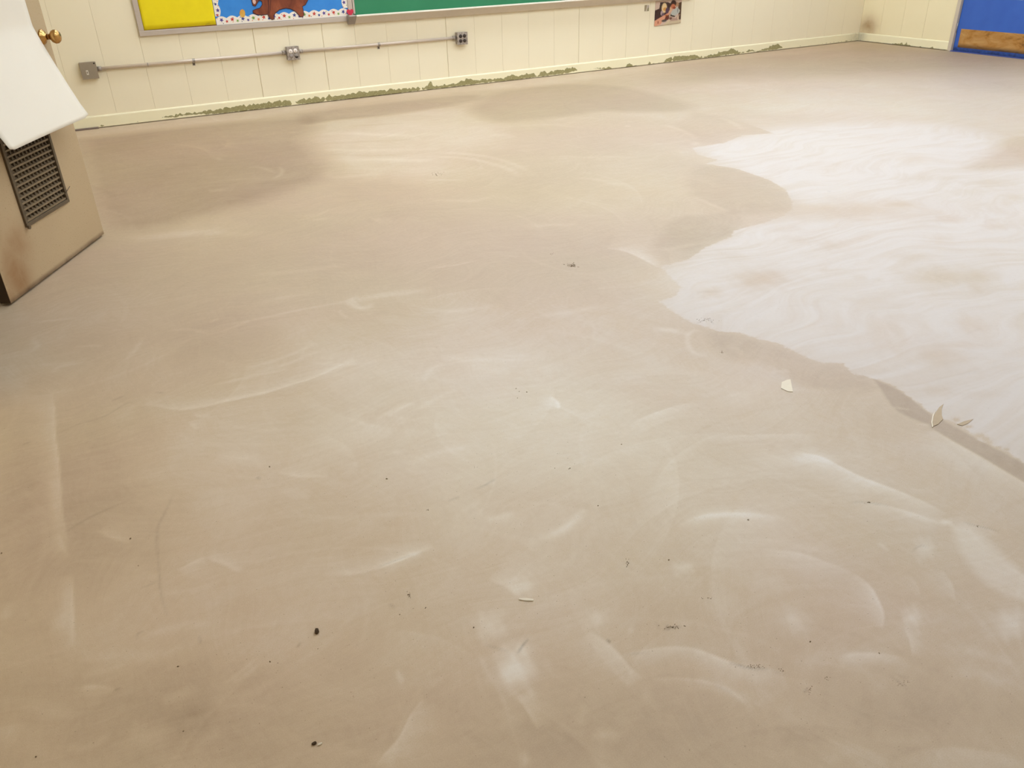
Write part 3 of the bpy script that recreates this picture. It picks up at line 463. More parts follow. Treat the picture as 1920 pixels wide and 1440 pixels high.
def build_beige_door():
    d = thing('door', 'beige metal door standing open with louvred grille and brass knob', 'door', (DB[0], DB[1], 0), math.atan2(DT[1], DT[0]))
    paint = door_paint(); gx0, gx1, gz0, gz1, th, zt = .279, .651, .266, .715, .045, 2.04
    bm = B()      # leaf with a real opening for the grille
    for q in ((0, gx0, .01, zt), (gx1, DWID, .01, zt), (gx0, gx1, .01, gz0), (gx0, gx1, gz1, zt)): box(bm, q[0], q[1], 0, th, q[2], q[3])
    bmesh.ops.remove_doubles(bm, verts=bm.verts, dist=1e-5)
    obj('leaf', bm, paint, d)
    bm = B(); box(bm, -.0015, .001, .001, th-.001, .012, zt-.01); obj('hinge_edge', bm, plain('dark_door_edge', lin(78, 58, 38), .6), d)  # thin strip colours the hinge edge darker than the leaf
    gm = plain('grimy_grille_enamel', lin(126, 107, 82), .5, var=.25, scale=60); dk = plain('dark_grille_edge', lin(96, 80, 60), .55, var=.3, scale=50)
    g = bpy.data.objects.new('grille', None); COL.objects.link(g); g.parent = d; g['label'] = 'brownish grey louvred air grille set in the lower door'
    bm = B(); e = .012
    for q in ((gx0-e, gx1+e, gz0-e, gz0+.004), (gx0-e, gx1+e, gz1-.004, gz1+e), (gx0-e, gx0+.006, gz0+.004, gz1-.004), (gx1-.006, gx1+e, gz0+.004, gz1-.004)): box(bm, q[0], q[1], -.010, .006, q[2], q[3], .002)
    obj('grille_frame', bm, dk, g)
    bm = B(); w2 = gx1-gx0-.012
    a = [(0, .000, -.0065), (0, .016, .0055), (0, .018, .0035), (0, .002, -.0085)]
    for x in (0, w2):
        for p in a: bm.verts.new((x, p[1], p[2]))
    bm.verts.ensure_lookup_table(); v = bm.verts
    for f in ((0, 1, 2, 3), (7, 6, 5, 4), (0, 4, 5, 1), (1, 5, 6, 2), (2, 6, 7, 3), (3, 7, 4, 0)): bm.faces.new([v[i] for i in f])
    # front lip of the blade
    box(bm, 0, w2, -.003, .001, -.0105, -.0025); bmesh.ops.recalc_face_normals(bm, faces=bm.faces)
    first = obj('slat', bm, gm, g); ns = 17
    for i in range(ns):
        o = first if i == 0 else first.copy()
        if i: COL.objects.link(o)
        o.parent = g; o.location = (gx0+.006, -.002, gz0+.016+i*(gz1-gz0-.022)/ns)
    bm = B(); box(bm, -.0032, .0032, .0005, .012, gz0, gz1); first = obj('bar', bm, dk, g); nb = 12
    for i in range(nb):
        o = first if i == 0 else first.copy()
        if i: COL.objects.link(o)
        o.parent = g; o.location = (gx0+.012+(i+.5)*(gx1-gx0-.024)/nb, 0, 0)
    bm = B(); box(bm, gx0, gx1, .038, .040, gz0, gz1); obj('added_backing', bm, gap_light_material(), g)  # added sheet; dark gaps and see-through light are in its colour
    bm = B(); tube(bm, (gx1-.02, -.012, gz0+.030), (gx1+.045, -.012, gz0+.052), .0018, 8); obj('bent_wire', bm, dk, g)
    bm = B(); tube(bm, (gx0-.006, -.009, gz0-.012), (gx0-.006, -.018, gz0-.014), .008, 10); obj('screw', bm, dk, g)
    # knob
    br = NT('worn_brass'); n = br.noise(14); br = br.fin(br.mix(n, lin(176, 132, 74), lin(204, 164, 104)), .24, 1.)
    kx, kz = DWID-.062, .965; R = Matrix.Translation((kx, 0, kz)) @ Matrix.Rotation(math.radians(90), 4, 'X')
    kn = obj('knob', lathe(B(), [(.006, .020), (.013, .022), (.012, .034), (.016, .042), (.026, .050), (.030, .060), (.029, .070), (.022, .079), (.010, .083), (.001, .084)], 32, R), br, d)
    obj('rose', lathe(B(), [(.033, -.001), (.033, .003), (.028, .010), (.014, .016), (.013, .024)], 32, R), br, kn)
    R2 = Matrix.Translation((kx, th, kz)) @ Matrix.Rotation(math.radians(-90), 4, 'X')
    obj('knob', lathe(B(), [(.033, .0), (.028, .010), (.013, .02), (.013, .034), (.026, .044), (.030, .054), (.022, .073), (.001, .078)], 24, R2), br, d)
    bm = B(); box(bm, DWID-.001, DWID+.0015, .008, .036, kz-.03, kz+.03, .0005); obj('latch_plate', bm, br, d)
    for z in (.2, 1.0, 1.8):
        bm = B(); tube(bm, (-.004, th+.002, z-.05), (-.004, th+.002, z+.05), .008, 12); obj('hinge', bm, plain('hinge_steel', lin(120, 112, 100), .4, .8), d)
    # poster board taped on, its lower half curling away from the door
    nr, nc = 36, 20; top, d0 = 1.172, .003; brk, botz, botd = 1.02, .622, .147
    P = np.zeros((nr, nc, 3))
    for i in range(nr):
        a = i/(nr-1); z = top+(botz-top)*a
        for j in range(nc):
            b = j/(nc-1); xl, xr_ = .080, DWID-.126
            k2 = max(0, (brk+.015*(1-b)-z)/(brk-botz)); off = d0+(botd)*(k2**1.12)*(1-.04*math.sin(math.pi*b))
            cx = xl+(xr_-xl)*b; zz = z
            cr_ = .03                                   # softened bottom corners
            if a > .9: 
                e = min(b, 1-b)*(xr_-xl); zz += max(0, (cr_-e))*.35*(a-.9)/.1
            P[i, j] = (cx+.004*math.sin(5*a), -off, zz)
    pm = NT('white_poster_board'); pm = pm.fin(pm.mix(pm.noise(4), lin(229, 219, 204), lin(234, 225, 212)), .55, spec=.3)
    pw = np.array([[*(DB+DT*q[0]+DN*(-q[1])), q[2]] for q in P.reshape(-1, 3)])
    o = grid_mesh('poster_board', pw, nr, nc, pm); m = o.modifiers.new('thickness', 'SOLIDIFY'); m.thickness = .0012; m.offset = 0
    tag(o, 'blank white poster board taped to the beige door, curling outward', 'poster')
    return d
def gap_light_material():
    t = NT('painted_gap_light'); n = t.noise(48, detail=2); f = t.smooth(n, .50, .66); return t.fin(t.mix(f, lin(58, 46, 34), lin(178, 162, 134)), .9, spec=.1)  # pale noise spots paint light showing through the dark gaps
build_beige_door()

# ------------------------------------------------------------------ blue door in the right wall
def build_blue_door():
    bm = B(); f = .045
    for a, b in ((DY1, DY1+f), (DY0-f, DY0)): box(bm, XR-.02, XR+.12, a, b, 0, DH+f, .004)
    box(bm, XR-.02, XR+.12, DY0, DY1, DH, DH+f, .004); struct(obj('trim_3', bm, M_FRAME))
    d = thing('door', 'blue painted door with a scuffed brass kick plate by the corner', 'door', (XR+.015, DY0, 0))
    w = DY1-DY0; t = NT('blue_door_paint'); n = t.noise(6); blue = t.mix(n, lin(52, 92, 180), lin(62, 106, 196)); s = t.node('ShaderNodeSeparateXYZ'); t.put(s.inputs[0], t.coord())
    g = t.math('MULTIPLY', t.math('SUBTRACT', 1., t.smooth(s.outputs[2], .02, .075)), t.math('ADD', .1, t.noise(26, detail=4)), clamp=True)
    blue = t.fin(t.mix(g, blue, lin(26, 24, 34)), .42)
    bm = B(); box(bm, 0, .045, .004, w-.004, .008, DH-.004, .002); obj('leaf', bm, blue, d)
    t = NT('scuffed_brass_plate'); n = t.noise(5, t.coord(scale=(1, 1, 2.5)), 5, .65, .6); c = t.ramp(n, [(.28, lin(110, 74, 36)), (.45, lin(184, 132, 68)), (.7, lin(206, 162, 104))])
    s = t.node('ShaderNodeSeparateXYZ'); t.put(s.inputs[0], t.coord()); ed = t.math('MULTIPLY', t.math('SUBTRACT', 1., t.smooth(s.outputs[2], .045, .10)), t.math('ADD', .1, t.math('MULTIPLY', n, 1.3)), clamp=True)
    br = t.fin(t.mix(ed, c, lin(70, 52, 48)), .45, .35)
    bm = B(); box(bm, -.003, .001, .045, w-.055, .045, .24, .001); obj('kick_plate', bm, br, d)
    st = plain('satin_steel', lin(190, 186, 178), .3, .9)
    R = Matrix.Translation((0, .07, .98)) @ Matrix.Rotation(math.radians(-90), 4, 'Y')
    obj('knob', lathe(B(), [(.033, 0), (.03, .008), (.013, .015), (.013, .035), (.026, .045), (.03, .056), (.022, .072), (.001, .076)], 24, R), st, d)
    for z in (.25, 1.05, 1.85):
        bm = B(); tube(bm, (-.006, w+.001, z-.05), (-.006, w+.001, z+.05), .007, 12); obj('hinge', bm, st, d)
    bm = B(); box(bm, XR-.035, XR+.06, DY0+.002, DY1-.002, 0, .007, .002); struct(obj('trim_4', bm, plain('blue_threshold', lin(66, 82, 150), .5, var=.25, scale=40)))
    y0, y1 = 5.87, 5.70
    bm = B(); box(bm, XR+.0125, XR+.0145, y1, y0, .566, .80); tag(obj('notice_sheet', bm, plain('white_paper', lin(226, 224, 220), .7, var=.02)), 'white paper notice taped on the blue door above its kick plate', 'paper')
build_blue_door()

# ------------------------------------------------------------------ bulletin board, its papers, and the chalkboard
M_ALU = plain('aluminium_trim', lin(196, 182, 170), .38, .25, var=.04)
def build_boards():
    x0, x1, z0, z1, f, d = .800, 2.617, .668, 1.90, .040, .022
    b = thing('bulletin_board', 'aluminium framed bulletin board left of the green chalkboard', 'board', ((x0+x1)/2, W, z0))
    cx = (x0+x1)/2
    bm = B(); box(bm, x0+.01-cx, x1-.01-cx, -.010, -.0005, .01, z1-z0-.01); obj('cork_panel', bm, plain('cork', lin(170, 128, 84), .9, var=.25, scale=120), b)
    for n_, q in (('bottom', (x0, x1, 0, f)), ('top', (x0, x1, z1-z0-f, z1-z0)), ('side', (x0, x0+f, f, z1-z0-f)), ('side', (x1-f, x1, f, z1-z0-f))):
        bm = B(); box(bm, q[0]-cx, q[1]-cx, -d, -.0005, q[2], q[3], .003); obj('frame_rail', bm, M_ALU, b)
    zb = z0+f; zt = z1-f
    # yellow paper
    nr, nc = 30, 26; P = np.zeros((nr, nc, 3)); xa, xb = x0+f+.003, 1.413
    for i in range(nr):
        for j in range(nc):
            u, v = j/(nc-1), i/(nr-1); P[i, j] = (xa+(xb-xa)*u+.006*v*u, W-.0125-.0022*(1+math.sin(7*v+4*u)*math.sin(9*u+2)), zb+.004+(zt-zb-.01)*v+.006*u*(1-v))
    t = NT('yellow_paper'); y = t.fin(t.mix(t.noise(9, detail=4, dist=.5), lin(230, 206, 4), lin(244, 222, 12)), .7); 
    o = grid_mesh('yellow_paper', P, nr, nc, y); m = o.modifiers.new('t', 'SOLIDIFY'); m.thickness = .0006; tag(o, 'plain bright yellow backing paper on the left of the bulletin board', 'paper')
    bm = B(); prism(bm, [(0, 0), (.035, .003), (.034, .014), (.002, .006)], -.0206, -.0196); q = on_wall(385, 45, .02); tag(obj('paper_scrap', bm, plain('dark_yellow_paper', lin(190, 165, 20), .7), loc=(q[0], W, zb+.012)), 'small torn yellow scrap at the lower corner of the yellow paper', 'paper')
    # blue paper
    bm = B(); box(bm, 1.417, x1-f-.002, -.0130, -.0115, zb+.002, zt-.003); t = NT('blue_poster_paper'); bl = t.fin(t.mix(t.noise(7, detail=5, rough=.6), lin(38, 116, 200), lin(66, 146, 224)), .7)
    tag(obj('blue_paper', bm, bl, loc=(0, W, 0)), 'bright blue backing paper behind the brown bear cutout', 'paper')
    # star borders
    wp = plain('white_border_card', lin(238, 228, 216), .6, var=.02); cols = [plain('star_'+n_, c, .6, var=.05) for n_, c in (('purple', lin(86, 66, 140)), ('red', lin(196, 62, 50)), ('green', lin(120, 160, 70)), ('orange', lin(214, 120, 60)), ('navy', lin(60, 66, 130)))]
    def star(bm, x, z, r, mi, rot):
        prism(bm, [(x+(r if i % 2 == 0 else r*.45)*math.cos(rot+i*math.pi/5), z+(r if i % 2 == 0 else r*.45)*math.sin(rot+i*math.pi/5)) for i in range(10)], -.0004, .0002, mi)
    def strip(L, h, name, label, loc, rot):
        n_ = max(2, round(L/.092)); pts = [(0, 0), (L, 0)]; p = L/n_
        for i in range(n_*8, -1, -1): pts.append((i*p/8, h*(.74+.26*abs(math.sin(math.pi*i/8)))))
        bm = B(); prism(bm, pts, -.0009, 0.); o = obj(name, bm, wp, loc=loc); o.rotation_euler = (0, rot, 0); tag(o, label, 'border')
        bm = B(); rr = random.Random(int(L*1000)+int(rot*10)); q = 0
        for i in range(n_):
            star(bm, (i+.5)*p, h*.56, .0185, [0, 1, 4, 2, 1][i % 5], rr.uniform(0, 1)); star(bm, (i+.98)*p if i < n_-1 else (i+.9)*p, h*.36, .0140, [1, 2, 0, 3, 4][i % 5], rr.uniform(0, 1))
            for q in range(2): star(bm, (i+rr.uniform(.1, .9))*p, h*rr.uniform(.15, .3) if q else h*.75, .0055, rr.randrange(5), rr.uniform(0, 1))
        s_ = obj('printed_stars', bm, cols, o); s_.location = (0, -.0010, 0); s_['kind'] = 'stuff'; return o
    xa, xb = 1.419, x1-f-.003
    strip(xb-xa, .066, 'star_border', 'white scalloped star border along the bottom of the blue paper', (xa, W-.0135, zb+.003), 0)
    strip(1.0, .050, 'star_border', 'white scalloped star border up the left side of the blue paper', (xa, W-.0150, zb+1.07), math.pi/2)
    strip(1.0, .050, 'star_border', 'white scalloped star border up the right side, beside the chalkboard', (xb, W-.0150, zb+.07), -math.pi/2)
    # bear cutout
    J = lambda pts, off=.018: [on_wall(400+x/6.857, y/6.857, off) for x, y in pts]
    bear = [(600, 0), (632, 22), (632, 65), (602, 108), (545, 124), (512, 140), (516, 164), (555, 184), (620, 190), (700, 180), (716, 212), (734, 238), (758, 250), (784, 244), (772, 200), (800, 160), (850, 120), (930, 101), (1000, 112), (1060, 145), (1100, 190), (1118, 214), (1148, 214), (1162, 190), (1148, 112), (1142, 80), (1182, 58), (1212, 0), (1235, -120), (1180, -260), (1050, -330), (880, -350), (760, -330), (690, -300), (640, -330), (560, -360), (490, -320), (450, -240), (452, -150), (478, -60), (500, 20), (512, 70), (538, 76), (560, 40), (578, 10)]
    pts = J(bear); A_ = np.array(pts); nrm = []
    for i in range(len(A_)):
        tg = A_[(i+1) % len(A_)]-A_[i-1]; nrm.append(np.array([tg[1], -tg[0]])/np.linalg.norm(tg))
    sgn = 1 if sum(A_[i-1][0]*A_[i][1]-A_[i][0]*A_[i-1][1] for i in range(len(A_))) > 0 else -1
    out = [tuple(A_[i]+sgn*nrm[i]*.0055) for i in range(len(A_))]
    be = thing('bear_cutout', 'brown paper bear cutout with dark outline walking on the blue paper', 'cutout', (pts[0][0], W, zb))
    ox, oz = pts[0][0], zb; tr = lambda L: [(x-ox, z-oz) for x, z in L]
    t = NT('brown_paint_on_paper'); bn = t.fin(t.ramp(t.noise(10, t.coord(scale=(1, 1, .5)), 5, .65, .8), [(.3, lin(96, 44, 26)), (.55, lin(132, 66, 40)), (.75, lin(152, 84, 54))]), .75)
    bm = B(); prism(bm, tr(out), -.0172, -.0162); obj('outline', bm, plain('dark_outline', lin(54, 34, 52), .75), be)
    bm = B(); prism(bm, tr(pts), -.0180, -.0172); obj('body', bm, bn, be)
    bm = B(); prism(bm, tr(J([(700, 0), (712, 0), (716, 80), (712, 178), (704, 178), (708, 80)])), -.0186, -.0180); prism(bm, tr(J([(735, 0), (742, -10), (734, 120), (722, 180), (718, 178), (728, 110)])), -.0186, -.0180); obj('crease_line', bm, plain('dark_crease', lin(70, 34, 30), .75), be)
    bm = B(); prism(bm, tr(J([(505, 0), (530, -6), (545, 10), (546, 34), (536, 52), (518, 50), (504, 24)])), -.0186, -.0180); obj('muzzle', bm, plain('pale_muzzle', lin(214, 176, 164), .75), be)
    bm = B(); lf = J([(352, 212), (336, 176), (346, 134), (374, 116), (404, 138), (412, 178), (402, 214), (378, 226)]); lx, lz = lf[0]; prism(bm, [(x-lx, z-lz) for x, z in lf], -.0160, -.0150)
    t = NT('orange_paint_on_paper'); og = t.fin(t.mix(t.noise(28, detail=3), lin(206, 128, 24), lin(222, 186, 96)), .7); tag(obj('orange_leaf', bm, og, loc=(lx, W, lz)), 'small orange leaf cutout on the blue paper before the bear', 'cutout')
    # chalkboard with tray
    c0, c1, ct = 2.622, 6.47, 1.92; c = thing('chalkboard', 'long green chalkboard with a metal chalk tray on the back wall', 'chalkboard', ((c0+c1)/2, W, .65)); cx = (c0+c1)/2
    t = NT('green_chalkboard'); gr = t.fin(t.mix(t.noise(4, t.coord(scale=(1, 1, 2)), 4), lin(44, 122, 82), lin(54, 134, 94)), .6)
    bm = B(); box(bm, c0-cx+.015, c1-cx, -.014, -.0005, .06, ct-.65-.02); obj('writing_surface', bm, gr, c)
    bm = B(); box(bm, c0-cx, c0-cx+.018, -.022, -.0005, .075, ct-.65, .002); obj('side_rail', bm, M_ALU, c); bm = B(); box(bm, c1-cx-.001, c1-cx+.03, -.022, -.0005, .06, ct-.65, .002); obj('side_rail', bm, M_ALU, c)
    bm = B(); box(bm, c0-cx, c1-cx+.03, -.022, -.0005, ct-.65-.03, ct-.65+.01, .002); obj('top_rail', bm, M_ALU, c)
    al = plain('tray_aluminium', lin(205, 192, 176), .42, .15, var=.05)
    sec = [(-.0005, .064), (-.078, .058), (-.086, .066), (-.092, .066), (-.092, .058), (-.030, -.004), (-.0005, -.004)]   # (depth, height)
    bm = B(); A1 = [bm.verts.new((c0-cx+.001, y, z)) for y, z in sec]; A2 = [bm.verts.new((c1-cx+.02, y, z)) for y, z in sec]
    for i in range(len(sec)): bm.faces.new((A1[i], A1[(i+1) % len(sec)], A2[(i+1) % len(sec)], A2[i]))
    bm.faces.new(A1[::-1]); bm.faces.new(A2); bmesh.ops.recalc_face_normals(bm, faces=bm.faces); obj('chalk_tray', bm, al, c)
    bm = B(); box(bm, c0-cx+.002, c1-cx+.019, -.0955, -.086, .057, .071, .002); obj('tray_lip', bm, plain('bright_lip', lin(244, 238, 226), .4, var=.02), c)
    for xx, dp in ((c0-cx-.068, -.0235), (c1-cx+.021, -.0005)):
        bm = B(); s2 = [(dp, .068), (-.090, .070), (-.096, .062), (-.040, -.008), (dp, -.008)]; a = [bm.verts.new((xx, y, z)) for y, z in s2]; b2 = [bm.verts.new((xx+(.064 if dp < -.01 else .03), y, z)) for y, z in s2]
        for i in range(5): bm.faces.new((a[i], a[(i+1) % 5], b2[(i+1) % 5], b2[i]))
        bm.faces.new(a[::-1]); bm.faces.new(b2); bmesh.ops.recalc_face_normals(bm, faces=bm.faces); obj('tray_end_cap', bm, plain('grey_end_cap', lin(150, 138, 128), .45, .2), c)
    hx, hz = on_wall(657, 23, .03); hp = []
    for i in range(40):
        a = 2*math.pi*i/40; hp.append((.0021*16*math.sin(a)**3*.95, .0021*(13*math.cos(a)-5*math.cos(2*a)-2*math.cos(3*a)-math.cos(4*a))))
    bm = B(); prism(bm, hp, -.026, -.0225); tag(obj('heart_cutout', bm, plain('pink_red_card', lin(206, 48, 72), .6), loc=(hx, W, hz)), 'small pinkish red paper heart between bulletin board and chalkboard', 'cutout')
build_boards()

# ------------------------------------------------------------------ printed pictures on the wall
def build_pictures():
    nr, nc = 60, 84; u, v = np.meshgrid(np.linspace(0, 1, nc), np.linspace(0, 1, nr)); C = np.zeros((nr, nc, 3)); C[:] = lin(206, 178, 160)[:3]
    def el(cx, cy, rx, ry, col, soft=.25):
        d = ((u-cx)/rx)**2+((v-cy)/ry)**2; f = np.clip((1+soft-d)/(2*soft), 0, 1)[..., None]; C[:] = C*(1-f)+np.array(lin(*col)[:3])*f
    def pg(P, col):
        c = np.zeros(u.shape, bool)
        for i in range(len(P)):
            a, b = P[i], P[(i+1) % len(P)]
            if a[1] == b[1]: continue
            m = (a[1] > v) != (b[1] > v); c ^= m & (u < (b[0]-a[0])*(v-a[1])/(b[1]-a[1])+a[0])
        C[c] = lin(*col)[:3]
    pg([(0, .36), (.15, .31), (.18, .06), (.45, .07), (.6, .15), (.66, .4), (.55, .6), (.48, .8), (0, .8)], (62, 38, 34)); pg([(.86, .15), (1, .1), (1, .86), (.92, .86)], (86, 60, 40)); el(.82, .2, .07, .1, (176, 136, 104))
    el(.34, .30, .10, .20, (226, 196, 148)); el(.37, .35, .07, .07, (208, 146, 76)); el(.46, .42, .07, .13, (86, 60, 80)); el(.26, .5, .05, .1, (176, 150, 152)); el(.3, .56, .05, .06, (104, 84, 96))
    pg([(.5, .5), (.6, .3), (.66, .36), (.62, .5), (.55, .56)], (214, 168, 140)); el(.68, .15, .11, .14, (58, 26, 18)); el(.67, .27, .085, .1, (196, 112, 78)); el(.72, .33, .06, .05, (150, 70, 44)); el(.58, .35, .03, .08, (214, 170, 130))
    pg([(.62, .48), (.72, .40), (.83, .30), (.95, .46), (.92, .56), (.78, .66), (.61, .62)], (186, 186, 178)); pg([(.60, .56), (.63, .62), (.78, .68), (.74, .72), (.58, .66)], (52, 38, 28)); el(.86, .45, .02, .1, (140, 138, 140))
    pg([(.0, .78), (.3, .62), (.54, .50), (.57, .56), (.38, .74), (.22, .96), (.04, 1), (0, 1)], (216, 152, 122)); el(.13, .86, .02, .06, (150, 76, 46)); el(.44, .62, .07, .03, (170, 90, 46)); el(.47, .72, .08, .09, (98, 42, 34)); el(.36, .82, .1, .05, (84, 74, 70))
    pg([(.53, .64), (.64, .70), (.78, .78), (.95, .62), (.96, .72), (.86, .88), (.5, .9), (.55, .78)], (178, 146, 130)); el(.6, .76, .05, .05, (112, 74, 60)); pg([(.3, 1), (.45, .9), (.56, .8), (.6, .84), (.5, 1)], (206, 186, 152)); pg([(.45, 1), (.6, .88), (.95, .86), (1, .92), (1, 1)], (198, 178, 148)); el(.95, .75, .03, .09, (70, 48, 34)); el(.88, .76, .03, .07, (214, 184, 156))
    C += rng.normal(0, .012, C.shape); C = np.clip(C, .005, .9)
    x0, x1, z0, z1 = 6.040, 6.402, .398, .643
    P = np.stack([x0+(x1-x0)*u, np.full(u.shape, W-.004)-.004*(1-np.cos(u*4)*.5)*v, z1-(z1-z0)*v-.006*(1-u)*v+.008*u*v], -1)
    t = NT('colour_photo_print'); a = t.node('ShaderNodeAttribute', attribute_name='print'); pm = t.fin(a.outputs['Color'], .35)
    def pic(name, P, C, label):
        r, c = C.shape[:2]; o = grid_mesh(name, P, r, c, pm, attrs={'print': np.concatenate([C, np.ones((r, c, 1))], -1).reshape(-1, 4)}); m = o.modifiers.new('t', 'SOLIDIFY'); m.thickness = .0012; m.offset = 1
        return tag(o, label, 'picture')
    pic('photo_print', P, C, 'colour photograph of two seated people pinned below the chalkboard tray')
    nr, nc = 20, 16; u, v = np.meshgrid(np.linspace(0, 1, nc), np.linspace(0, 1, nr)); C = np.zeros((nr, nc, 3)); C[:] = lin(206, 192, 176)[:3]
    pg([(0, 0), (.55, 0), (.3, .9), (0, .9)], (158, 142, 112)); pg([(.62, .5), (1, .4), (1, 1), (.5, 1)], (146, 138, 106)); pg([(.7, .05), (1, .1), (.95, .45), (.6, .5)], (176, 162, 152))
    P = np.stack([5.898+.06*u, np.full(u.shape, W-.003), .612-.062*v], -1); pic('small_card', P, C, 'tiny grey picture card on the wall left of the photograph')
build_pictures()

# ------------------------------------------------------------------ conduit and electrical boxes
def build_electrics():
    gal = NT('galvanised_steel'); n = gal.noise(60, detail=4); gm = gal.fin(gal.mix(gal.smooth(n, .3, .7), lin(140, 128, 118), lin(186, 174, 164)), .45, .35)
    pipe = plain('conduit_steel', lin(214, 198, 184), .32, .2, var=.05); grey = plain('grey_box_paint', lin(152, 138, 120), .5, .1, var=.05); zc = .4535; r = .0132; yc = -.016
    def body(o, w, h, d, mat):
        bm = B(); box(bm, -w/2, w/2, -d, -.0005, -h/2, h/2, .004); obj('box', bm, mat, o)
    b1 = thing('junction_box', 'plain grey junction box with a small toggle slot at the conduit end', 'electrical box', (.362, W, .449), group='electrical boxes on the back wall')
    body(b1, .118, .122, .044, grey); bm = B(); box(bm, -.061, .061, -.0475, -.044, -.063, .063, .001); cv = obj('cover', bm, grey, b1)
    bm = B(); box(bm, -.024, -.008, -.0495, -.0474, -.030, .004, .001); obj('switch_plate', bm, plain('pale_ring', lin(226, 214, 200), .4), cv); bm = B(); box(bm, -.0195, -.0125, -.053, -.0490, -.020, -.004, .001); obj('toggle', bm, plain('toggle_grey', lin(130, 116, 100), .4), cv)
    bm = B(); tube(bm, (.048, -.047, .051), (.048, -.0485, .051), .006, 12); obj('screw_hole', bm, plain('hole_black', (.02, .016, .012, 1), .8), cv); bm = B(); tube(bm, (-.02, -.047, -.056), (-.02, -.050, -.056), .005, 12); obj('screw', bm, gm, cv)
    def outlet_box(x, label):
        o = thing('outlet_box', label, 'electrical box', (x, W, .446), group='electrical boxes on the back wall'); body(o, .108, .108, .048, gm)
        bm = B(); box(bm, -.056, .056, -.052, -.048, -.056, .056, .002); cv = obj('cover', bm, gm, o)
        
        for zz in (0, .045): bm = B(); tube(bm, (0, -.052, zz), (0, -.0535, zz), .003, 10); obj('screw', bm, gm, cv)
        return o, cv
    o2, c2 = outlet_box(2.018, 'steel outlet box with two white caps, between two conduits'); wc = plain('white_plastic', lin(240, 228, 220), .4, var=.02); dk = plain('dark_receptacle', lin(44, 32, 26), .5)
    for x, z in ((-.022, .018), (.021, .021)):
        R = Matrix.Translation((x, -.052, z)) @ Matrix.Rotation(math.radians(90), 4, 'X'); cp = obj('outlet_cap', lathe(B(), [(.0175, 0), (.0175, .004), (.015, .006), (.001, .0065)], 24, R), wc, c2)
        R = Matrix.Translation((x, -.0585, z)) @ Matrix.Rotation(math.radians(90), 4, 'X'); obj('cap_grip', lathe(B(), [(.006, 0), (.006, .003), (.001, .0032)], 16, R), plain('cap_grip_grey', lin(214, 200, 192), .4), cp)
    for x in (-.022, .024):
        R = Matrix.Translation((x, -.052, -.022)) @ Matrix.Rotation(math.radians(90), 4, 'X'); rc = obj('receptacle', lathe(B(), [(.017, 0), (.017, .003), (.001, .0032)], 24, R), plain('grey_receptacle', lin(150, 138, 130), .5), c2)
    bm = B(); prism(bm, [(.024+.0155*math.cos(a), -.026+.0155*math.sin(a)) for a in np.linspace(math.pi, 2*math.pi, 14)], -.0568, -.0545); obj('open_socket', bm, dk, c2)
    o3, c3 = outlet_box(3.682, 'steel outlet box with four black sockets at the right conduit end')
    for x in (-.021, .021):
        for z in (-.021, .021):
            R = Matrix.Translation((x, -.052, z)) @ Matrix.Rotation(math.radians(90), 4, 'X'); s = obj('receptacle', lathe(B(), [(.0165, 0), (.0165, .0025), (.001, .0027)], 24, R), dk, c3)
            bm = B(); box(bm, x-.0075, x-.0045, -.0556, -.0545, z-.002, z+.007); box(bm, x+.0045, x+.0075, -.0556, -.0545, z-.002, z+.007); tube(bm, (x, -.0545, z-.008), (x, -.0556, z-.008), .003, 8); obj('slots', bm, plain('slot_brown', lin(96, 78, 64), .5), s)
    def conduit(xa, xb, strap, label, coup=None):
        o = thing('conduit', label, 'conduit', (xa, W, zc)); L = xb-xa; bm = B(); tube(bm, (.02, yc, 0), (L-.02, yc, 0), r, 20); obj('pipe', bm, pipe, o)
        for a, b in ((0.003, .034), (L-.034, L-.003)):
            bm = B(); tube(bm, (a, yc, 0), (b, yc, 0), .0175, 20); obj('connector', bm, gm, o)
        bm = B(); sx = strap-xa
        prof = [(yc-.0145*math.cos(a), .0145*math.sin(a)) for a in np.linspace(-math.pi/2, math.pi/2, 10)]
        for i in range(9):
            (y0, z0_), (y1, z1_) = prof[i], prof[i+1]; box_ = [bm.verts.new((sx+s, y, z)) for s in (-.011, .011) for y, z in ((y0, z0_), (y1, z1_))]; bm.faces.new((box_[0], box_[1], box_[3], box_[2]))
        box(bm, sx-.011, sx+.011, -.004, -.0005, -.042, -.011, .001); st = obj('strap', bm, gm, o); m = st.modifiers.new('t', 'SOLIDIFY'); m.thickness = .0015
        bm = B(); tube(bm, (sx, -.004, -.030), (sx, -.008, -.030), .007, 12); obj('screw', bm, plain('dark_screw', lin(84, 72, 60), .5, .6), st)
        if coup:
            bm = B(); tube(bm, (coup-xa-.004, yc, 0), (coup-xa+.004, yc, 0), .0140, 20); obj('coupling', bm, gm, o)
    s1 = on_wall(363, 116, .01)[0]; s2 = on_wall(710, 86, .01)[0]
    conduit(.4235, 1.9615, s1, 'steel conduit from the plain junction box to the capped outlet', on_wall(277, 121, .02)[0]); conduit(2.0745, 3.6255, s2, 'steel conduit from the capped outlet to the black socket outlet')
build_electrics()

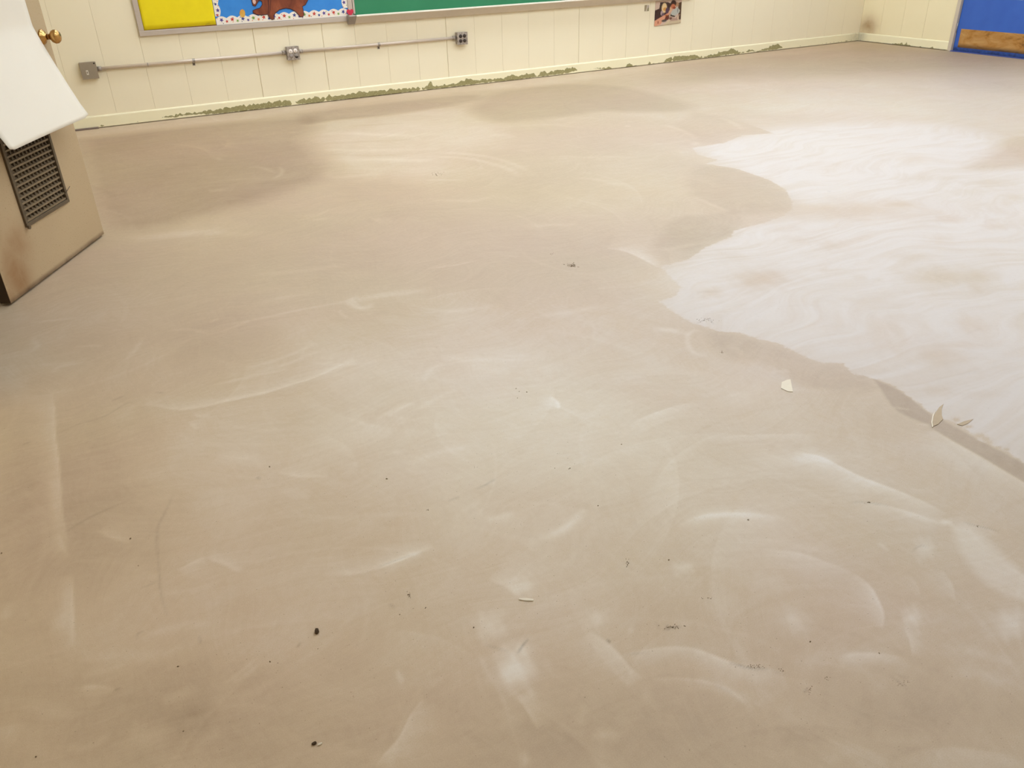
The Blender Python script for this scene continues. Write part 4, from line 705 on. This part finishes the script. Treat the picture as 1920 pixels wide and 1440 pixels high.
# ------------------------------------------------------------------ small things lying on the floor
def build_debris():
    def lump(name, px, py, sx, sy, sz, mat, label, cat='debris', rot=0., seed=0):
        rr = random.Random(seed); bm = B(); bmesh.ops.create_icosphere(bm, subdivisions=2, radius=1)
        for v in bm.verts:
            k = 1+rr.uniform(-.22, .22); v.co = Vector((v.co.x*sx*k, v.co.y*sy*k, max(-.35, v.co.z*k)*sz+.35*sz))
        x, y = on_floor(px, py); tag(obj(name, bm, mat, loc=(x, y, .0006), rotz=rot), label, cat)
    dark = plain('dark_crumb', lin(66, 46, 24), .8, var=.4, scale=200); pale = plain('pale_compound', lin(220, 208, 190), .8, var=.06)
    lump('pebble', 594, 1185, .0048, .0085, .005, dark, 'dark brown pellet lying alone on the lower left floor', seed=1, rot=-.3)
    lump('crumb', 589, 1395, .005, .0035, .003, dark, 'tiny dark crumb near the bottom edge left of the pale sweep', seed=2)
    lump('crumb', 600, 1396, .0045, .0025, .002, pale, 'tiny pale crumb beside the dark crumb near the bottom edge', seed=3)
    def chip(name, k, pts, h, mat, label, tilt=0.):
        P = fp(k, pts); c = P.mean(0); bm = B(); a = [bm.verts.new((*(q-c), .0004)) for q in P]; b = [bm.verts.new((*(q-c), .0004+h+tilt*i)) for i, q in enumerate(P)]
        fs = [bm.faces.new(a[::-1]), bm.faces.new(b)]
        for i in range(len(P)): j = (i+1) % len(P); fs.append(bm.faces.new((a[i], a[j], b[j], b[i])))
        bmesh.ops.recalc_face_normals(bm, faces=fs); tag(obj(name, bm, mat, loc=(*c, 0)), label, 'debris')
    chip('compound_flake', 'H', [(748, 502), (790, 500), (825, 506), (822, 515), (780, 513), (750, 508)], .002, pale, 'thin white sliver of dried compound above the pale powder patch')
    chip('compound_chip', 'D', [(708, 580), (735, 568), (752, 566), (764, 628), (740, 626), (705, 610)], .002, pale, 'white squarish chip of compound near the edge of the white coat')
    shade = plain('tan_compound', lin(178, 158, 134), .8)
    chip('compound_shard', 'D', [(1466, 800), (1462, 770), (1475, 735), (1495, 705), (1518, 688), (1508, 712), (1508, 745), (1515, 765), (1490, 790)], .0016, shade, 'curved tan shard of compound at the crisp margin of the white coat')
    chip('shard_rim', 'D', [(1460, 806), (1455, 780), (1462, 745), (1476, 722), (1467, 750), (1462, 780), (1465, 804)], .0024, pale, 'thin pale raised lip beside the curved tan shard')
    chip('compound_shard', 'D', [(1585, 790), (1620, 775), (1665, 764), (1640, 785), (1610, 797)], .0014, shade, 'small pointed tan shard lying on the white coat')
    # grit nobody could count, gathered where the photograph shows it
    V, F = [], []
    def speck(x, y, s):
        i = len(V); a = rng.random()*3; c_, s_ = math.cos(a)*s, math.sin(a)*s
        V.extend([(x+c_, y+s_, .0005), (x-s_*.6, y+c_*.6, .0005), (x-c_, y-s_, .0005), (x+s_*.6, y-c_*.6, .0005), (x, y, .0005+s*.8)])
        F.extend([(i, i+1, i+4), (i+1, i+2, i+4), (i+2, i+3, i+4), (i+3, i, i+4)])
    for k, cx, cy, rx, ry, n_, s in (('F', 980, 452, 3, 3, 1, .0028), ('F', 995, 464, 3, 3, 1, .003), ('F', 1033, 468, 3, 3, 1, .0032), ('F', 986, 498, 3, 3, 1, .0026), ('F', 333, 902, 8, 3, 2, .0032), ('F', 1390, 1035, 2, 2, 1, .003), ('F', 1509, 728, 4, 2, 1, .003), ('F', 1245, 852, 6, 3, 2, .002), ('F', 1176, 846, 6, 3, 1, .002), ('F', 538, 1058, 10, 6, 4, .0015), ('E', 1347, 842, 2, 3, 1, .004), ('E', 653, 1200, 3, 4, 1, .0035), ('I', 562, 830, 2, 2, 1, .0032), ('I', 300, 950, 60, 12, 30, .0012), ('I', 430, 970, 25, 8, 6, .0013), ('I', 555, 1065, 18, 14, 8, .0012), ('H', 1540, 648, 50, 10, 22, .0017), ('H', 1307, 320, 12, 26, 12, .0016), ('H', 1518, 303, 8, 5, 5, .0016), ('H', 516, 650, 2, 2, 1, .003), ('H', 186, 482, 14, 10, 8, .0015), ('H', 270, 548, 6, 6, 3, .0016), ('H', 135, 583, 3, 3, 1, .002), ('H', 1156, 22, 2, 2, 1, .0026), ('H', 280, 45, 8, 7, 5, .0014), ('B', 818, 1133, 38, 14, 40, .0028), ('B', 60, 620, 36, 12, 26, .003), ('B', 700, 1070, 14, 10, 5, .0022), ('G', 1840, 275, 20, 20, 6, .0014), ('G', 800, 600, 2, 2, 1, .0025), ('G', 1213, 579, 4, 2, 1, .0025), ('G', 1250, 585, 4, 2, 1, .002), ('G', 1430, 522, 2, 2, 1, .002), ('G', 162, 1005, 4, 4, 2, .0022), ('G', 824, 893, 3, 3, 1, .002), ('G', 623, 147, 3, 3, 2, .002), ('G', 8, 93, 3, 3, 1, .003), ('I', 895, 886, 4, 4, 2, .0018), ('I', 266, 246, 14, 4, 6, .0016), ('I', 846, 160, 4, 2, 2, .0022), ('I', 1375, 275, 12, 4, 5, .0016), ('I', 640, 1010, 30, 14, 8, .0011), ('I', 1010, 1030, 40, 25, 14, .0010), ('D', 1145, 1180, 10, 3, 3, .002), ('D', 320, 270, 60, 14, 20, .002), ('D', 410, 428, 14, 6, 6, .002), ('H', 1700, 500, 50, 10, 8, .0012), ('G', 1420, 560, 700, 400, 60, .0009), ('H', 900, 500, 900, 420, 70, .0009), ('F', 900, 900, 800, 400, 60, .0010), ('I', 700, 900, 700, 500, 50, .0009)):
        ox, oy, sc = PROJ[k]
        for i in range(n_):
            x, y = on_floor(ox+(cx+rng.normal(0, .5)*rx)/sc, oy+(cy+rng.normal(0, .5)*ry)/sc); speck(x, y, s*rng.uniform(.7, 1.25))
    me = bpy.data.meshes.new('floor_grit'); me.from_pydata(V, [], F); me.materials.append(plain('brown_grit', lin(118, 98, 72), .9, var=.3, scale=300)); o = bpy.data.objects.new('floor_grit', me); COL.objects.link(o); o['kind'] = 'stuff'; tag(o, 'dark specks of grit scattered over the bare floor', 'grit')
build_debris()
